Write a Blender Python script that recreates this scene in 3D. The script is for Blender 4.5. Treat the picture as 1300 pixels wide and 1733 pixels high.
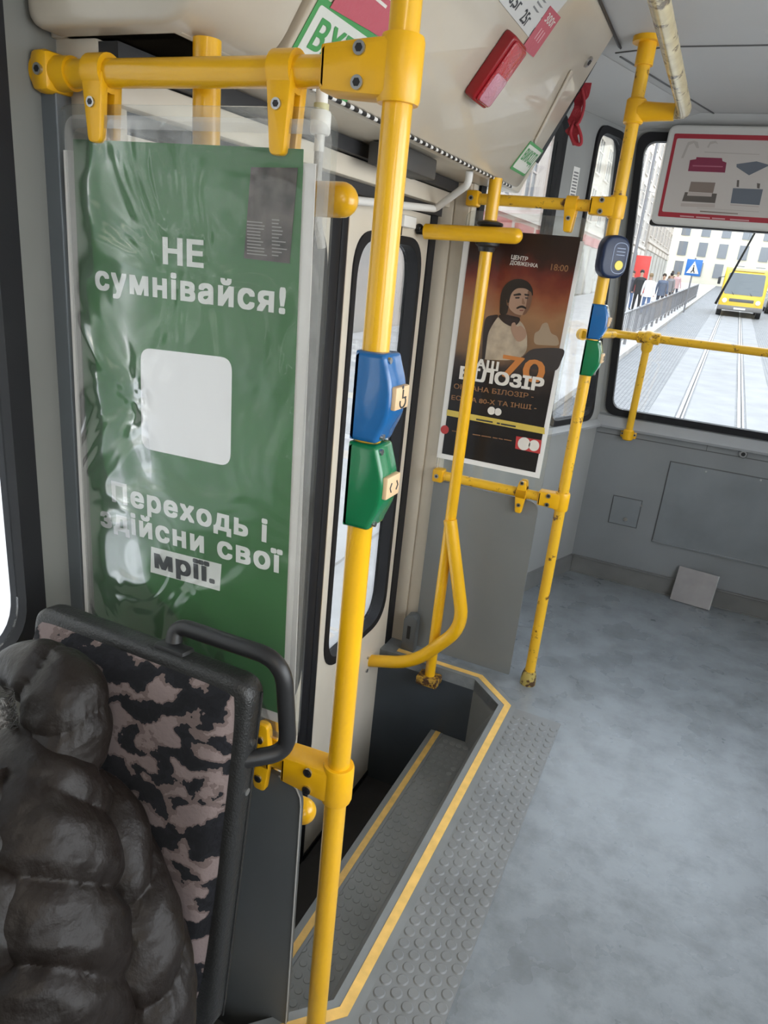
import bpy, bmesh, math, random
from mathutils import Vector, Matrix, noise
random.seed(7)
C = bpy.context.scene.collection
for o in list(bpy.data.objects): bpy.data.objects.remove(o)
SC = bpy.context.scene

# ---------------------------------------------------------------- camera (solved from the photograph's vanishing points)
EYE = 1.55; F = 1201.3924; CX, CY = 650.0, 866.5
R = ((0.9026362, 0.2212792, -0.3691657), (0.4200352, -0.2657456, 0.8677268), (0.0939058, -0.9383042, -0.3328167))
cam = bpy.data.cameras.new('camera'); cob = bpy.data.objects.new('camera', cam); C.objects.link(cob)
cam.sensor_fit = 'VERTICAL'; cam.sensor_height = 36.0; cam.lens = F/1733*36
cam.clip_start = 0.02; cam.clip_end = 600
cob.matrix_world = Matrix(((R[0][0], -R[0][1], -R[0][2], 0), (R[1][0], -R[1][1], -R[1][2], 0), (R[2][0], -R[2][1], -R[2][2], EYE), (0, 0, 0, 1)))
SC.camera = cob
# ---------------------------------------------------------------- world, lights, exposure
SC.view_settings.view_transform = 'Standard'; SC.view_settings.look = 'None'
SC.view_settings.gamma = 1.0; SC.view_settings.use_curve_mapping = False
SC.view_settings.exposure = 0.0
w = bpy.data.worlds.new('overcast_sky'); SC.world = w; w.use_nodes = True
wn = w.node_tree.nodes; wl = w.node_tree.links; wn.clear()
wo = wn.new('ShaderNodeOutputWorld'); wb = wn.new('ShaderNodeBackground'); wb.inputs['Strength'].default_value = 5.0
tc = wn.new('ShaderNodeTexCoord'); sp = wn.new('ShaderNodeSeparateXYZ'); cr = wn.new('ShaderNodeValToRGB')
wl.new(tc.outputs['Generated'], sp.inputs[0]); wl.new(sp.outputs['Z'], cr.inputs[0])
cr.color_ramp.elements[0].position = 0.0; cr.color_ramp.elements[0].color = (1.0, 0.985, 0.95, 1)
cr.color_ramp.elements[1].position = 0.6; cr.color_ramp.elements[1].color = (0.78, 0.86, 1.0, 1)
wl.new(cr.outputs[0], wb.inputs['Color']); wl.new(wb.outputs[0], wo.inputs[0])
sun = bpy.data.lights.new('hazy_sun', 'SUN'); sun.energy = 3.5; sun.angle = 0.35; sun.color = (1.0, 0.93, 0.8)
so = bpy.data.objects.new('hazy_sun', sun); C.objects.link(so); so.rotation_euler = (math.radians(48), 0, math.radians(-60))

def lamp(name, loc, sx, sy, power, col=(1, 0.9, 0.75)):
    l = bpy.data.lights.new(name, 'AREA'); l.shape = 'RECTANGLE'; l.size = sx; l.size_y = sy; l.energy = power; l.color = col
    o = bpy.data.objects.new(name, l); C.objects.link(o); o.location = loc
    return o
# daylight entering through the tram's big side windows (window-sized, in the openings) and unseen ceiling lamps added as interior fill
for y, p in ((-1.35, 7), (0.35, 17), (1.62, 18)):
    o = lamp('side_window_daylight', (1.44, y, 1.50), 1.1, 1.25, p, (0.93, 0.96, 1.0)); o.rotation_euler = (0, math.radians(90), 0)
for y in (-1.7, -0.5):
    lamp('ceiling_fill_light', (0.25, y, 2.215), 0.22, 0.9, 6, (1, 0.86, 0.66))

# ---------------------------------------------------------------- pixel -> plane helpers (calibrated rays, photo frame 1300x1733)
EYEV = Vector((0, 0, EYE))
def ray(u, v):
    a, b = u-CX, v-CY
    return Vector([r[0]*a + r[1]*b + r[2]*F for r in R])
def pY(u, v, y): d = ray(u, v); return EYEV + d*(y/d.y)
def pX(u, v, x): d = ray(u, v); return EYEV + d*(x/d.x)
def pZ(u, v, z): d = ray(u, v); return EYEV + d*((z-EYE)/d.z)
def pP(u, v, p0, n): d = ray(u, v); return EYEV + d*((p0-EYEV).dot(n)/d.dot(n))

# ---------------------------------------------------------------- materials
MATS = {}
def mat(name, col, rough=0.5, metal=0.0, spec=0.5, var=0.0, vscale=8.0, bump=0.0, bscale=60.0, coat=0.0, dark=None, dscale=3.0, damt=0.0, emit=None, sheen=0.0, rvar=0.0, dsoft=0.06):
    if name in MATS: return MATS[name]
    m = bpy.data.materials.new(name); m.use_nodes = True; MATS[name] = m
    n = m.node_tree.nodes; l = m.node_tree.links; b = n['Principled BSDF']
    b.inputs['Roughness'].default_value = rough; b.inputs['Metallic'].default_value = metal
    b.inputs['Specular IOR Level'].default_value = spec; b.inputs['Coat Weight'].default_value = coat
    if sheen: b.inputs['Sheen Weight'].default_value = sheen
    c = (*col, 1); b.inputs['Base Color'].default_value = c
    tco = n.new('ShaderNodeTexCoord')
    last = None
    if var > 0:
        t = n.new('ShaderNodeTexNoise'); t.inputs['Scale'].default_value = vscale; t.inputs['Detail'].default_value = 5
        l.new(tco.outputs['Object'], t.inputs['Vector'])
        r_ = n.new('ShaderNodeValToRGB'); r_.color_ramp.elements[0].position = 0.3; r_.color_ramp.elements[1].position = 0.7
        r_.color_ramp.elements[0].color = (*[max(0, x*(1-var)) for x in col], 1); r_.color_ramp.elements[1].color = (*[min(1, x*(1+var)) for x in col], 1)
        l.new(t.outputs[0], r_.inputs[0]); last = r_.outputs[0]
        if rvar:
            mr = n.new('ShaderNodeMapRange'); mr.inputs['To Min'].default_value = max(0.02, rough-rvar); mr.inputs['To Max'].default_value = rough+rvar
            mr.inputs['From Min'].default_value = 0.3; mr.inputs['From Max'].default_value = 0.7
            l.new(t.outputs[0], mr.inputs['Value']); l.new(mr.outputs[0], b.inputs['Roughness'])
    if dark is not None:
        t = n.new('ShaderNodeTexNoise'); t.inputs['Scale'].default_value = dscale; t.inputs['Detail'].default_value = 8; t.inputs['Roughness'].default_value = 0.7
        l.new(tco.outputs['Object'], t.inputs['Vector'])
        r_ = n.new('ShaderNodeValToRGB'); r_.color_ramp.elements[0].position = 1-damt-dsoft; r_.color_ramp.elements[1].position = 1-damt
        r_.color_ramp.elements[0].color = (0, 0, 0, 1); r_.color_ramp.elements[1].color = (1, 1, 1, 1)
        l.new(t.outputs[0], r_.inputs[0])
        mx = n.new('ShaderNodeMix'); mx.data_type = 'RGBA'; l.new(r_.outputs[0], mx.inputs[0])
        if last: l.new(last, mx.inputs[6])
        else: mx.inputs[6].default_value = c
        mx.inputs[7].default_value = (*dark, 1); last = mx.outputs[2]
    if last: l.new(last, b.inputs['Base Color'])
    if bump > 0:
        t = n.new('ShaderNodeTexNoise'); t.inputs['Scale'].default_value = bscale; t.inputs['Detail'].default_value = 4
        l.new(tco.outputs['Object'], t.inputs['Vector'])
        bp = n.new('ShaderNodeBump'); bp.inputs['Strength'].default_value = bump; bp.inputs['Distance'].default_value = 0.01
        l.new(t.outputs[0], bp.inputs['Height']); l.new(bp.outputs[0], b.inputs['Normal'])
    if emit: b.inputs['Emission Color'].default_value = c; b.inputs['Emission Strength'].default_value = emit
    return m
def clear_mat(name, tint=(1, 1, 1), gloss=0.05, rough=0.05, haze=0.0, hazecol=(0.9, 0.9, 0.88), bump=0.0, bscale=6.0):
    """thin clear sheet: see-through, a fresnel-weighted gloss and a little milky scatter"""
    if name in MATS: return MATS[name]
    m = bpy.data.materials.new(name); m.use_nodes = True; MATS[name] = m
    n = m.node_tree.nodes; l = m.node_tree.links; n.clear()
    out = n.new('ShaderNodeOutputMaterial'); tr = n.new('ShaderNodeBsdfTransparent'); tr.inputs[0].default_value = (*tint, 1)
    gl = n.new('ShaderNodeBsdfGlossy'); gl.inputs['Roughness'].default_value = rough
    lw = n.new('ShaderNodeLayerWeight'); lw.inputs['Blend'].default_value = 0.25
    ml = n.new('ShaderNodeMath'); ml.operation = 'MULTIPLY_ADD'; ml.inputs[1].default_value = 0.55; ml.inputs[2].default_value = gloss
    l.new(lw.outputs['Fresnel'], ml.inputs[0])
    mx = n.new('ShaderNodeMixShader'); l.new(ml.outputs[0], mx.inputs[0]); l.new(tr.outputs[0], mx.inputs[1]); l.new(gl.outputs[0], mx.inputs[2])
    top = mx.outputs[0]
    if haze:
        df = n.new('ShaderNodeBsdfDiffuse'); df.inputs[0].default_value = (*hazecol, 1)
        m2 = n.new('ShaderNodeMixShader'); m2.inputs[0].default_value = haze; l.new(top, m2.inputs[1]); l.new(df.outputs[0], m2.inputs[2]); top = m2.outputs[0]
    if bump:
        tco = n.new('ShaderNodeTexCoord'); t = n.new('ShaderNodeTexNoise'); t.inputs['Scale'].default_value = bscale; t.inputs['Detail'].default_value = 2; t.inputs['Distortion'].default_value = 1.2
        l.new(tco.outputs['Object'], t.inputs['Vector']); bp = n.new('ShaderNodeBump'); bp.inputs['Strength'].default_value = bump; bp.inputs['Distance'].default_value = 0.05
        l.new(t.outputs[0], bp.inputs['Height']); l.new(bp.outputs[0], gl.inputs['Normal'])
    l.new(top, out.inputs[0]); return m

YEL = mat('yellow_paint', (0.80, 0.43, 0.008), 0.28, coat=0.3, var=0.05, vscale=9)
YELW = mat('worn_yellow_paint', (0.78, 0.44, 0.02), 0.35, var=0.06, vscale=9, dark=(0.12, 0.05, 0.015), dscale=22, damt=0.36)
YELP = mat('yellow_plastic', (0.82, 0.43, 0.006), 0.33, bump=0.03, bscale=200)
STEEL = mat('steel', (0.5, 0.5, 0.5), 0.3, metal=1.0)
BLACK = mat('black_plastic', (0.012, 0.012, 0.013), 0.42)
RUBBER = mat('black_rubber', (0.012, 0.012, 0.014), 0.6, spec=0.3)
GREYM = mat('grey_wall_paint', (0.225, 0.235, 0.245), 0.42, var=0.08, vscale=3, bump=0.04, bscale=30)
PILLAR = mat('near_pillar_paint', (0.20, 0.20, 0.185), 0.38, var=0.06, vscale=3)
GREYP = mat('grey_pillar_paint', (0.30, 0.305, 0.295), 0.4, var=0.05, vscale=3)
GREYD = mat('dark_grey_board', (0.105, 0.112, 0.115), 0.42, var=0.06, vscale=4)
LBOARD = mat('grey_laminate', (0.185, 0.19, 0.185), 0.4, var=0.05, vscale=4)
CREAM = mat('cream_paint', (0.70, 0.63, 0.52), 0.35, var=0.05, vscale=4, coat=0.1)
CREAMB = mat('worn_cream_paint', (0.53, 0.465, 0.37), 0.3, var=0.06, vscale=4, coat=0.3, bump=0.05, bscale=14)
WHITE = mat('white_plastic', (0.78, 0.76, 0.72), 0.4)
CEIL = mat('ceiling_panel', (0.50, 0.50, 0.49), 0.5, var=0.04, vscale=2)
DARK = mat('dark_gap', (0.03, 0.03, 0.032), 0.6)
PAPER = mat('white_paper', (0.80, 0.78, 0.75), 0.6)
GLASS = clear_mat('window_glass', (0.97, 0.99, 0.985), 0.03, 0.02)
PLEXI = clear_mat('scuffed_acrylic', (0.96, 0.97, 0.96), 0.04, 0.08, haze=0.03)
SLEEVE = clear_mat('wrinkled_clear_plastic', (0.99, 0.99, 0.99), 0.035, 0.14, haze=0.035, bump=0.6, bscale=5.5)

# ---------------------------------------------------------------- mesh helpers
def bmn(): return bmesh.new()
def join(*bms):
    out = bms[0]
    for b in bms[1:]:
        me = bpy.data.meshes.new('t'); b.to_mesh(me); b.free(); out.from_mesh(me); bpy.data.meshes.remove(me)
    return out
def rbox(lo, hi, r=0.0, seg=2):
    b = bmn(); bmesh.ops.create_cube(b, size=1)
    c = [(lo[i]+hi[i])/2 for i in range(3)]; s = [abs(hi[i]-lo[i]) for i in range(3)]
    for v in b.verts: v.co = Vector((c[0]+v.co.x*s[0], c[1]+v.co.y*s[1], c[2]+v.co.z*s[2]))
    r = min(r, 0.49*min(s))
    if r > 0: bmesh.ops.bevel(b, geom=list(b.edges), offset=r, segments=seg, affect='EDGES', profile=0.5)
    return b
def obox(center, axes, size, r=0.0, seg=2):
    b = rbox([-s/2 for s in size], [s/2 for s in size], r, seg)
    ax = [Vector(a).normalized() for a in axes]
    for v in b.verts: v.co = Vector(center) + ax[0]*v.co.x + ax[1]*v.co.y + ax[2]*v.co.z
    return b
def frame_of(t):
    t = t.normalized(); a = Vector((0, 0, 1)) if abs(t.z) < 0.9 else Vector((1, 0, 0))
    u = t.cross(a).normalized(); return u, t.cross(u).normalized()
def fillet(pts, r, n=8):
    pts = [Vector(p) for p in pts]; out = [pts[0]]
    for i in range(1, len(pts)-1):
        a, b, c = pts[i-1], pts[i], pts[i+1]; d1 = (a-b); d2 = (c-b)
        rr = min(r, d1.length*0.48, d2.length*0.48); p, q = b+d1.normalized()*rr, b+d2.normalized()*rr
        for k in range(n+1):
            t = k/n; out.append(p*(1-t)**2 + b*2*t*(1-t) + q*t*t)
    out.append(pts[-1]); return out
def tube(pts, r, seg=20, bend=0.0, caps=True, round_end=0):
    pts = [Vector(p) for p in pts]
    if bend: pts = fillet(pts, bend)
    rs = [r]*len(pts) if not isinstance(r, (list, tuple)) else list(r)
    if round_end:
        ends = []
        t = (pts[-1]-pts[-2]).normalized(); base = pts[-1]; rr = rs[-1]
        for k in range(1, 7):
            a = k/6*math.pi/2*0.98; pts.append(base+t*rr*math.sin(a)); rs.append(rr*math.cos(a))
        if round_end == 2:
            t = (pts[0]-pts[1]).normalized(); base = pts[0]; rr = rs[0]
            for k in range(1, 7):
                a = k/6*math.pi/2*0.98; pts.insert(0, base+t*rr*math.sin(a)); rs.insert(0, rr*math.cos(a))
    b = bmn(); rings = []; u = None
    for i, p in enumerate(pts):
        t = (pts[min(i+1, len(pts)-1)]-pts[max(i-1, 0)]).normalized()
        if u is None: u, v = frame_of(t)
        else:
            u = (u - t*u.dot(t)).normalized(); v = t.cross(u)
        rings.append([b.verts.new(p + (u*math.cos(2*math.pi*k/seg) + v*math.sin(2*math.pi*k/seg))*rs[i]) for k in range(seg)])
    for i in range(len(rings)-1):
        for k in range(seg): b.faces.new((rings[i][k], rings[i][(k+1) % seg], rings[i+1][(k+1) % seg], rings[i+1][k]))
    if caps: b.faces.new(rings[0][::-1]); b.faces.new(rings[-1])
    bmesh.ops.recalc_face_normals(b, faces=list(b.faces)); return b
def cyl(p, q, r, seg=20, r2=None): return tube([p, q], [r, r if r2 is None else r2], seg)
def roundpoly(pts, r, n=6):
    m = len(pts); out = []
    rr = r if isinstance(r, (list, tuple)) else [r]*m
    for i in range(m):
        a, b_, c = Vector(pts[i-1]), Vector(pts[i]), Vector(pts[(i+1) % m]); d1, d2 = a-b_, c-b_
        q = min(rr[i], d1.length*0.49, d2.length*0.49)
        if q <= 0: out.append(b_); continue
        p1, p2 = b_+d1.normalized()*q, b_+d2.normalized()*q
        for k in range(n+1):
            t = k/n; out.append(p1*(1-t)**2 + b_*2*t*(1-t) + p2*t*t)
    return [(p[0], p[1]) for p in out]
def rrect(x0, x1, z0, z1, r, n=6): return roundpoly([(x0, z0), (x1, z0), (x1, z1), (x0, z1)], r, n)
def plate(outer, holes, mp, d0, d1):
    """flat plate with holes; mp(s, z, d) -> point"""
    b = bmn()
    def side(d):
        loops = []
        for lp in [outer]+list(holes): loops.append([b.verts.new(mp(s, z, d)) for s, z in lp])
        es = []
        for lp in loops:
            for i in range(len(lp)): es.append(b.edges.new((lp[i-1], lp[i])))
        bmesh.ops.triangle_fill(b, edges=es, use_beauty=True, use_dissolve=False)
        return loops
    A = side(d0); B = side(d1)
    for la, lb in zip(A, B):
        for i in range(len(la)): b.faces.new((la[i-1], la[i], lb[i], lb[i-1]))
    bmesh.ops.recalc_face_normals(b, faces=list(b.faces)); return b
def mXZ(s, z, d): return Vector((s, d, z))
def mYZ(s, z, d): return Vector((d, s, z))
def mXY(s, z, d): return Vector((s, z, d))
def prism(pts, mp, d0, d1, bev=0.0, seg=2):
    b = bmn(); lo = [b.verts.new(mp(s, z, d0)) for s, z in pts]; hi = [b.verts.new(mp(s, z, d1)) for s, z in pts]
    f1 = b.faces.new(lo); f2 = b.faces.new(hi[::-1])
    for i in range(len(pts)): b.faces.new((lo[i-1], lo[i], hi[i], hi[i-1]))
    bmesh.ops.recalc_face_normals(b, faces=list(b.faces))
    if bev:
        es = [e for e in b.edges if len(e.link_faces) == 2 and e.calc_face_angle(0) > 0.5]
        bmesh.ops.bevel(b, geom=es, offset=bev, segments=seg, affect='EDGES', profile=0.5)
    return b
def ball(c, r, sc=(1, 1, 1), u=20, v=12):
    b = bmn(); bmesh.ops.create_uvsphere(b, u_segments=u, v_segments=v, radius=r)
    for q in b.verts: q.co = Vector((q.co.x*sc[0], q.co.y*sc[1], q.co.z*sc[2])) + Vector(c)
    return b
def obj(name, bm, m, parent=None, smooth=True, label=None):
    me = bpy.data.meshes.new(name); rt = parent
    off = Vector((0, 0, 0))
    if parent is not None:
        rt = parent
        while rt.parent: rt = rt.parent
        off = rt.location
        if off.length > 0: bmesh.ops.translate(bm, verts=list(bm.verts), vec=-off)
    bm.to_mesh(me); bm.free()
    if smooth:
        me.polygons.foreach_set('use_smooth', [True]*len(me.polygons))
        try: me.set_sharp_from_angle(angle=math.radians(38))
        except Exception: pass
    me.materials.append(m)
    o = bpy.data.objects.new(name, me); C.objects.link(o)
    if parent is not None: o.parent = parent
    if label: o['label'] = label
    return o
def thing(name, label, cat, loc, group=None):
    o = bpy.data.objects.new(name, None); C.objects.link(o); o.location = loc; o.empty_display_size = 0.05
    o['label'] = label; o['category'] = cat
    if group: o['group'] = group
    return o
def tag(o, label, cat, group=None):
    o['label'] = label; o['category'] = cat
    if group: o['group'] = group
    return o
def struct(name, bm, m, parent=None, smooth=True):
    o = obj(name, bm, m, parent, smooth)
    if parent is None: o['kind'] = 'structure'
    return o
def glyph_outline(s, bold, spacing):
    cu = bpy.data.curves.new('lettering', 'FONT'); cu.body = s; cu.size = 1.0; cu.offset = bold; cu.space_character = spacing; cu.resolution_u = 3; cu.fill_mode = 'NONE'
    o = bpy.data.objects.new('lettering', cu); C.objects.link(o)
    dg = bpy.context.evaluated_depsgraph_get(); dg.update()
    me = bpy.data.meshes.new_from_object(o.evaluated_get(dg)); bpy.data.objects.remove(o); bpy.data.curves.remove(cu)
    P = [(v.co.x, v.co.y) for v in me.vertices]; E_ = [tuple(e.vertices) for e in me.edges]; bpy.data.meshes.remove(me)
    adj = {}
    for a, b in E_: adj.setdefault(a, []).append(b); adj.setdefault(b, []).append(a)
    seen = set(); segs = []
    for st in range(len(P)):                      # walk each closed outline in its own direction
        if st in seen or st not in adj: continue
        cur, prev = st, None; nxt = st+1 if st+1 in adj[st] else adj[st][0]
        while True:
            seen.add(cur); segs.append((P[cur], P[nxt])); prev, cur = cur, nxt
            if cur == st: break
            n_ = [x for x in adj[cur] if x != prev]; nxt = n_[0] if n_ else st
    return P, segs
def text_bm(s, L, Rr, up, nrm, bold=0.0, spacing=1.0, height=None, ext=0.0006, vs=1.0):
    """lettering whose width runs from point L to point Rr (baseline), raised along nrm; filled in bands by winding number"""
    P, segs = glyph_outline(s, 0.0, spacing)
    x0, x1 = min(p[0] for p in P), max(p[0] for p in P); y0, y1 = min(p[1] for p in P), max(p[1] for p in P)
    L = Vector(L); Rr = Vector(Rr); ex = (Rr-L); wd = ex.length; ex.normalize(); nrm = Vector(nrm).normalized(); ey = nrm.cross(ex).normalized()
    if ey.dot(Vector(up)) < 0: ey = -ey
    sx = wd/(x1-x0+2*bold); x0 -= bold; sy = sx*vs if height is None else height/(y1-y0); yb = 0.0 if height is None else y0
    ys = sorted(set(round(p[1], 4) for p in P) | set(round(y0+(y1-y0)*k/40, 4) for k in range(41)))
    b = bmn()
    def pt(x, y): return b.verts.new(L + ex*((x-x0)*sx) + ey*((y-yb)*sy) + nrm*ext)
    for ya, yc in zip(ys, ys[1:]):
        if yc-ya < 1e-5: continue
        ym = (ya+yc)/2; cr_ = []
        for (ax, ay), (bx, by) in segs:
            if (ay > ym) != (by > ym):
                f = lambda y: ax+(bx-ax)*(y-ay)/(by-ay)
                cr_.append((f(ym), f(ya), f(yc), 1 if by > ay else -1))
        cr_.sort(); wn_ = 0
        for i in range(len(cr_)-1):
            wn_ += cr_[i][3]
            if wn_ != 0 and cr_[i+1][0]-cr_[i][0] > 1e-5: b.faces.new((pt(cr_[i][1], ya), pt(cr_[i+1][1], ya), pt(cr_[i+1][2], yc), pt(cr_[i][2], yc)))
    bmesh.ops.remove_doubles(b, verts=list(b.verts), dist=1e-7)
    if bold > 0:     # heavier strokes: the same outline struck again around itself
        src = bpy.data.meshes.new('t'); b.to_mesh(src)
        for k, (qx, qy) in enumerate(((1, 0), (1, 1), (0, 1), (-1, 1), (-1, 0), (-1, -1), (0, -1), (1, -1))):
            c = bmn(); c.from_mesh(src)
            bmesh.ops.translate(c, verts=list(c.verts), vec=ex*(qx*bold*sx)+ey*(qy*bold*0.8*sy)-nrm*(0.00002*(k+1)))
            b = join(b, c)
        bpy.data.meshes.remove(src)
    return b
def polyface(pts3):
    b = bmn(); b.faces.new([b.verts.new(p) for p in pts3]); return b
def flat(pts, mp, d0, d1): return prism(pts, mp, d0, d1)

def copy_tree(o, parent=None):
    c = o.copy(); C.objects.link(c)
    if parent is not None: c.parent = parent
    for ch in list(o.children): copy_tree(ch, c)
    return c

# ================================================================ STRUCTURE
ZC = 2.25                                   # ceiling
Y1, Y2, YP3 = 0.938, 2.565, 2.542           # near screen, far screen, far pole
TA, TB = Vector((-0.90, 2.60)), Vector((-0.47, 3.86))      # tapered tail wall
TU = (TB-TA).normalized(); TN = Vector((TU.y, -TU.x)); TLEN = (TB-TA).length
def mT(s, z, d): p = TA + TU*s + TN*d; return Vector((p.x, p.y, z))
def yrear(z): return 3.86 - max(0, z-0.9)*0.155
def mR(s, z, d): return Vector((s, yrear(z)-d, z))
RAKE_N = Vector((0, -1, -0.155)).normalized()
TB2, TA2 = Vector((0.87, 3.86)), Vector((1.46, 2.30))
TU2 = (TB2-TA2).normalized(); TN2 = Vector((-TU2.y, TU2.x)); TLEN2 = (TB2-TA2).length
def mT2(s, z, d): p = TA2 + TU2*s + TN2*d; return Vector((p.x, p.y, z))

FLOORM = mat('vinyl_floor', (0.235, 0.255, 0.272), 0.30, var=0.10, vscale=6, bump=0.10, bscale=16, dark=(0.165, 0.178, 0.187), dscale=7, damt=0.34, dsoft=0.22, rvar=0.07)
well = [(-1.06, 0.86), (-0.61, 0.86), (-0.44, 1.03), (-0.44, 2.335), (-0.575, 2.455), (-1.06, 2.455)]
fl = [(-1.12, -2.6), (1.52, -2.6), (1.52, 2.25), (0.93, 3.92), (-0.52, 3.92), (-0.96, 2.60), (-1.12, 2.60)] + well[::-1] + [(-1.12, 0.86)]
struct('floor', plate(fl, [], mXY, 0.0, -0.05), FLOORM, smooth=False)
# step well: sloped riser, tread, lower riser, well floor, end walls
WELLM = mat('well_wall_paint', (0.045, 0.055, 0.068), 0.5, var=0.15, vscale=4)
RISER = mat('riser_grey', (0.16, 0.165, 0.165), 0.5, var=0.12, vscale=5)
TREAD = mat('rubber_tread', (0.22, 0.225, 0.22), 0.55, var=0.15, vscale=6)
def strip_faces(pts_a, pts_b):
    b = bmn(); A = [b.verts.new(p) for p in pts_a]; B = [b.verts.new(p) for p in pts_b]
    for i in range(len(A)-1): b.faces.new((A[i], A[i+1], B[i+1], B[i]))
    return b
top = [(-0.61, 0.86, 0), (-0.44, 1.03, 0), (-0.44, 2.335, 0), (-0.575, 2.455, 0)]
bot = [(-0.63, 0.86, -0.3), (-0.54, 0.955, -0.3), (-0.54, 2.40, -0.3), (-0.575, 2.455, -0.3)]
struct('trim_1', strip_faces([Vector(p) for p in top], [Vector(p) for p in bot]), RISER, smooth=False)
tr = rbox((-0.72, 0.86, -0.33), (-0.53, 2.455, -0.30), 0.004)
for i in range(5):
    for j in range(43):
        x, y = -0.565-0.029*i+ (0.0 if j % 2 else 0.006), 0.88+0.0365*j
        if x > -0.675 and x-y < -1.5: tr = join(tr, cyl((x, y, -0.301), (x, y, -0.2985), 0.0125, 10, 0.0105))
struct('trim_2', tr, TREAD)
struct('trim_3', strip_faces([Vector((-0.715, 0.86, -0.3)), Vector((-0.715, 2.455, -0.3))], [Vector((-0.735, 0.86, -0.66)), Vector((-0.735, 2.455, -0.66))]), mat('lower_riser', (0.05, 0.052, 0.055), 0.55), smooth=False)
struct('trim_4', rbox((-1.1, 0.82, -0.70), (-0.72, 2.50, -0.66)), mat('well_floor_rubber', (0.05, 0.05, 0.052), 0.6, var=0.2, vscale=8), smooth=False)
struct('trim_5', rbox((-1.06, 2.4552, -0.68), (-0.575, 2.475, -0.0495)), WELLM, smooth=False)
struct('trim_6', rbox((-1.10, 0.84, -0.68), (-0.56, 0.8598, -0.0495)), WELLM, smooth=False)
# nosings with yellow safety stripe
def off_line(d): 
    q = 0.4142*d
    return [(-1.0, 0.86-d), (-0.61+q, 0.86-d), (-0.44+d, 1.03-q), (-0.44+d, 2.335+q*1.1), (-0.575+q*1.05, 2.455+d), (-0.93, 2.455+d)]
def nosing_bm(d0, d1, z0, z1):
    a, c = off_line(d0), off_line(d1); b = bmn()
    for k in range(len(a)-1):
        q = [a[k], a[k+1], c[k+1], c[k]]
        lo = [b.verts.new((*p, z0)) for p in q]; hi = [b.verts.new((*p, z1)) for p in q]
        b.faces.new(hi); b.faces.new(lo[::-1])
        for i in range(4): b.faces.new((lo[i-1], lo[i], hi[i], hi[i-1]))
    bmesh.ops.recalc_face_normals(b, faces=list(b.faces)); return b
SAFE = mat('safety_yellow_strip', (0.80, 0.50, 0.14), 0.5, var=0.12, vscale=30, bump=0.1, bscale=120)
NOSE = mat('nosing_grey', (0.21, 0.22, 0.22), 0.4, var=0.1, vscale=10)
ns = thing('step_edging', 'grey edging with yellow safety stripe around the rim of the stairwell', 'step edging', (-0.44, 1.67, 0.0))
obj('profile', nosing_bm(-0.002, 0.062, -0.001, 0.003), NOSE, ns, smooth=False)
obj('yellow_stripe', nosing_bm(0.018, 0.042, 0.003, 0.0045), SAFE, ns, smooth=False)
ns = thing('step_edging', 'grey edging with yellow safety stripe on the nose of the lower step tread', 'step edging', (-0.69, 1.7, -0.3))
obj('profile', rbox((-0.728, 0.862, -0.325), (-0.672, 2.453, -0.2975), 0.002), NOSE, ns, smooth=False)
obj('yellow_stripe', rbox((-0.706, 0.863, -0.2975), (-0.684, 2.452, -0.2962)), SAFE, ns, smooth=False)

# left side wall, near part, with window
def win_unit(n, hole, mp, wall_d, gw=0.035, depth=(-0.02, 0.012), glass_d=-0.01, inset=None):
    """rubber gasket ring + pane in an opening"""
    c = Vector((sum(p[0] for p in hole)/len(hole), sum(p[1] for p in hole)/len(hole)))
    inner = []
    for p in hole:
        v = Vector(p)-c; k = max(abs(v.x), 1e-6); l = max(abs(v.y), 1e-6)
        inner.append((c.x+v.x*(1-gw/max(abs(x[0]-c.x) for x in hole)), c.y+v.y*(1-gw/max(abs(x[1]-c.y) for x in hole))))
    g = struct('window_%d' % n, plate(hole, [inner], mp, depth[0], depth[1]), RUBBER)
    obj('window_pane', prism(inner, mp, glass_d, glass_d-0.005), GLASS, g, smooth=False)
    return g
hL = rrect(-0.70, 0.862, 0.76, 2.02, 0.10, 8)
hL2 = rrect(-2.40, -0.90, 0.76, 2.02, 0.10, 8)
def mL(s, z, d): return Vector((-1.06+d, s, z))
struct('wall_left', plate([(-2.6, 0), (0.965, 0), (0.965, ZC), (-2.6, ZC)], [hL, hL2], mL, -0.05, 0.0), PILLAR)
win_unit(1, hL, mL, 0, 0.042, (-0.03, 0.012)); win_unit(2, hL2, mL, 0, 0.05, (-0.03, 0.012))
# wall above and beside the door, door jambs
struct('wall_left_door', join(rbox((-1.11, 0.965, 1.80), (-1.06, 2.62, ZC)), rbox((-1.11, 0.965, -0.66), (-1.06, 1.03, 1.80)), rbox((-1.11, 0.84, -0.68), (-1.06, 0.966, -0.001)), rbox((-1.11, 2.60, -0.66), (-1.06, 2.64, 1.8))), GREYP, smooth=False)
struct('trim_7', rbox((-1.065, 0.966, 0.0), (-0.975, 1.03, 1.86), 0.004), CREAM)
jb = join(rbox((-1.0, 2.570, 0.0), (-0.945, 2.615, 1.83), 0.003), rbox((-0.940, 2.572, 0.0), (-0.886, 2.615, 1.83), 0.003), rbox((-1.0, 2.58, 0.0), (-0.88, 2.63, 1.83)))
struct('trim_8', jb, CREAM)
struct('trim_9', rbox((-1.05, 2.506, -0.655), (-0.997, 2.568, 1.742)), RUBBER, smooth=False)
struct('trim_10', rbox((-1.055, 0.968, 1.745), (-0.955, 2.57, 1.795), 0.006), CREAM)
struct('trim_11', rbox((-1.0, 0.97, 1.797), (-0.935, 2.57, 1.829)), DARK, smooth=False)
struct('trim_12', rbox((-1.03, 0.97, 1.715), (-0.985, 2.57, 1.745)), DARK, smooth=False)
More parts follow.
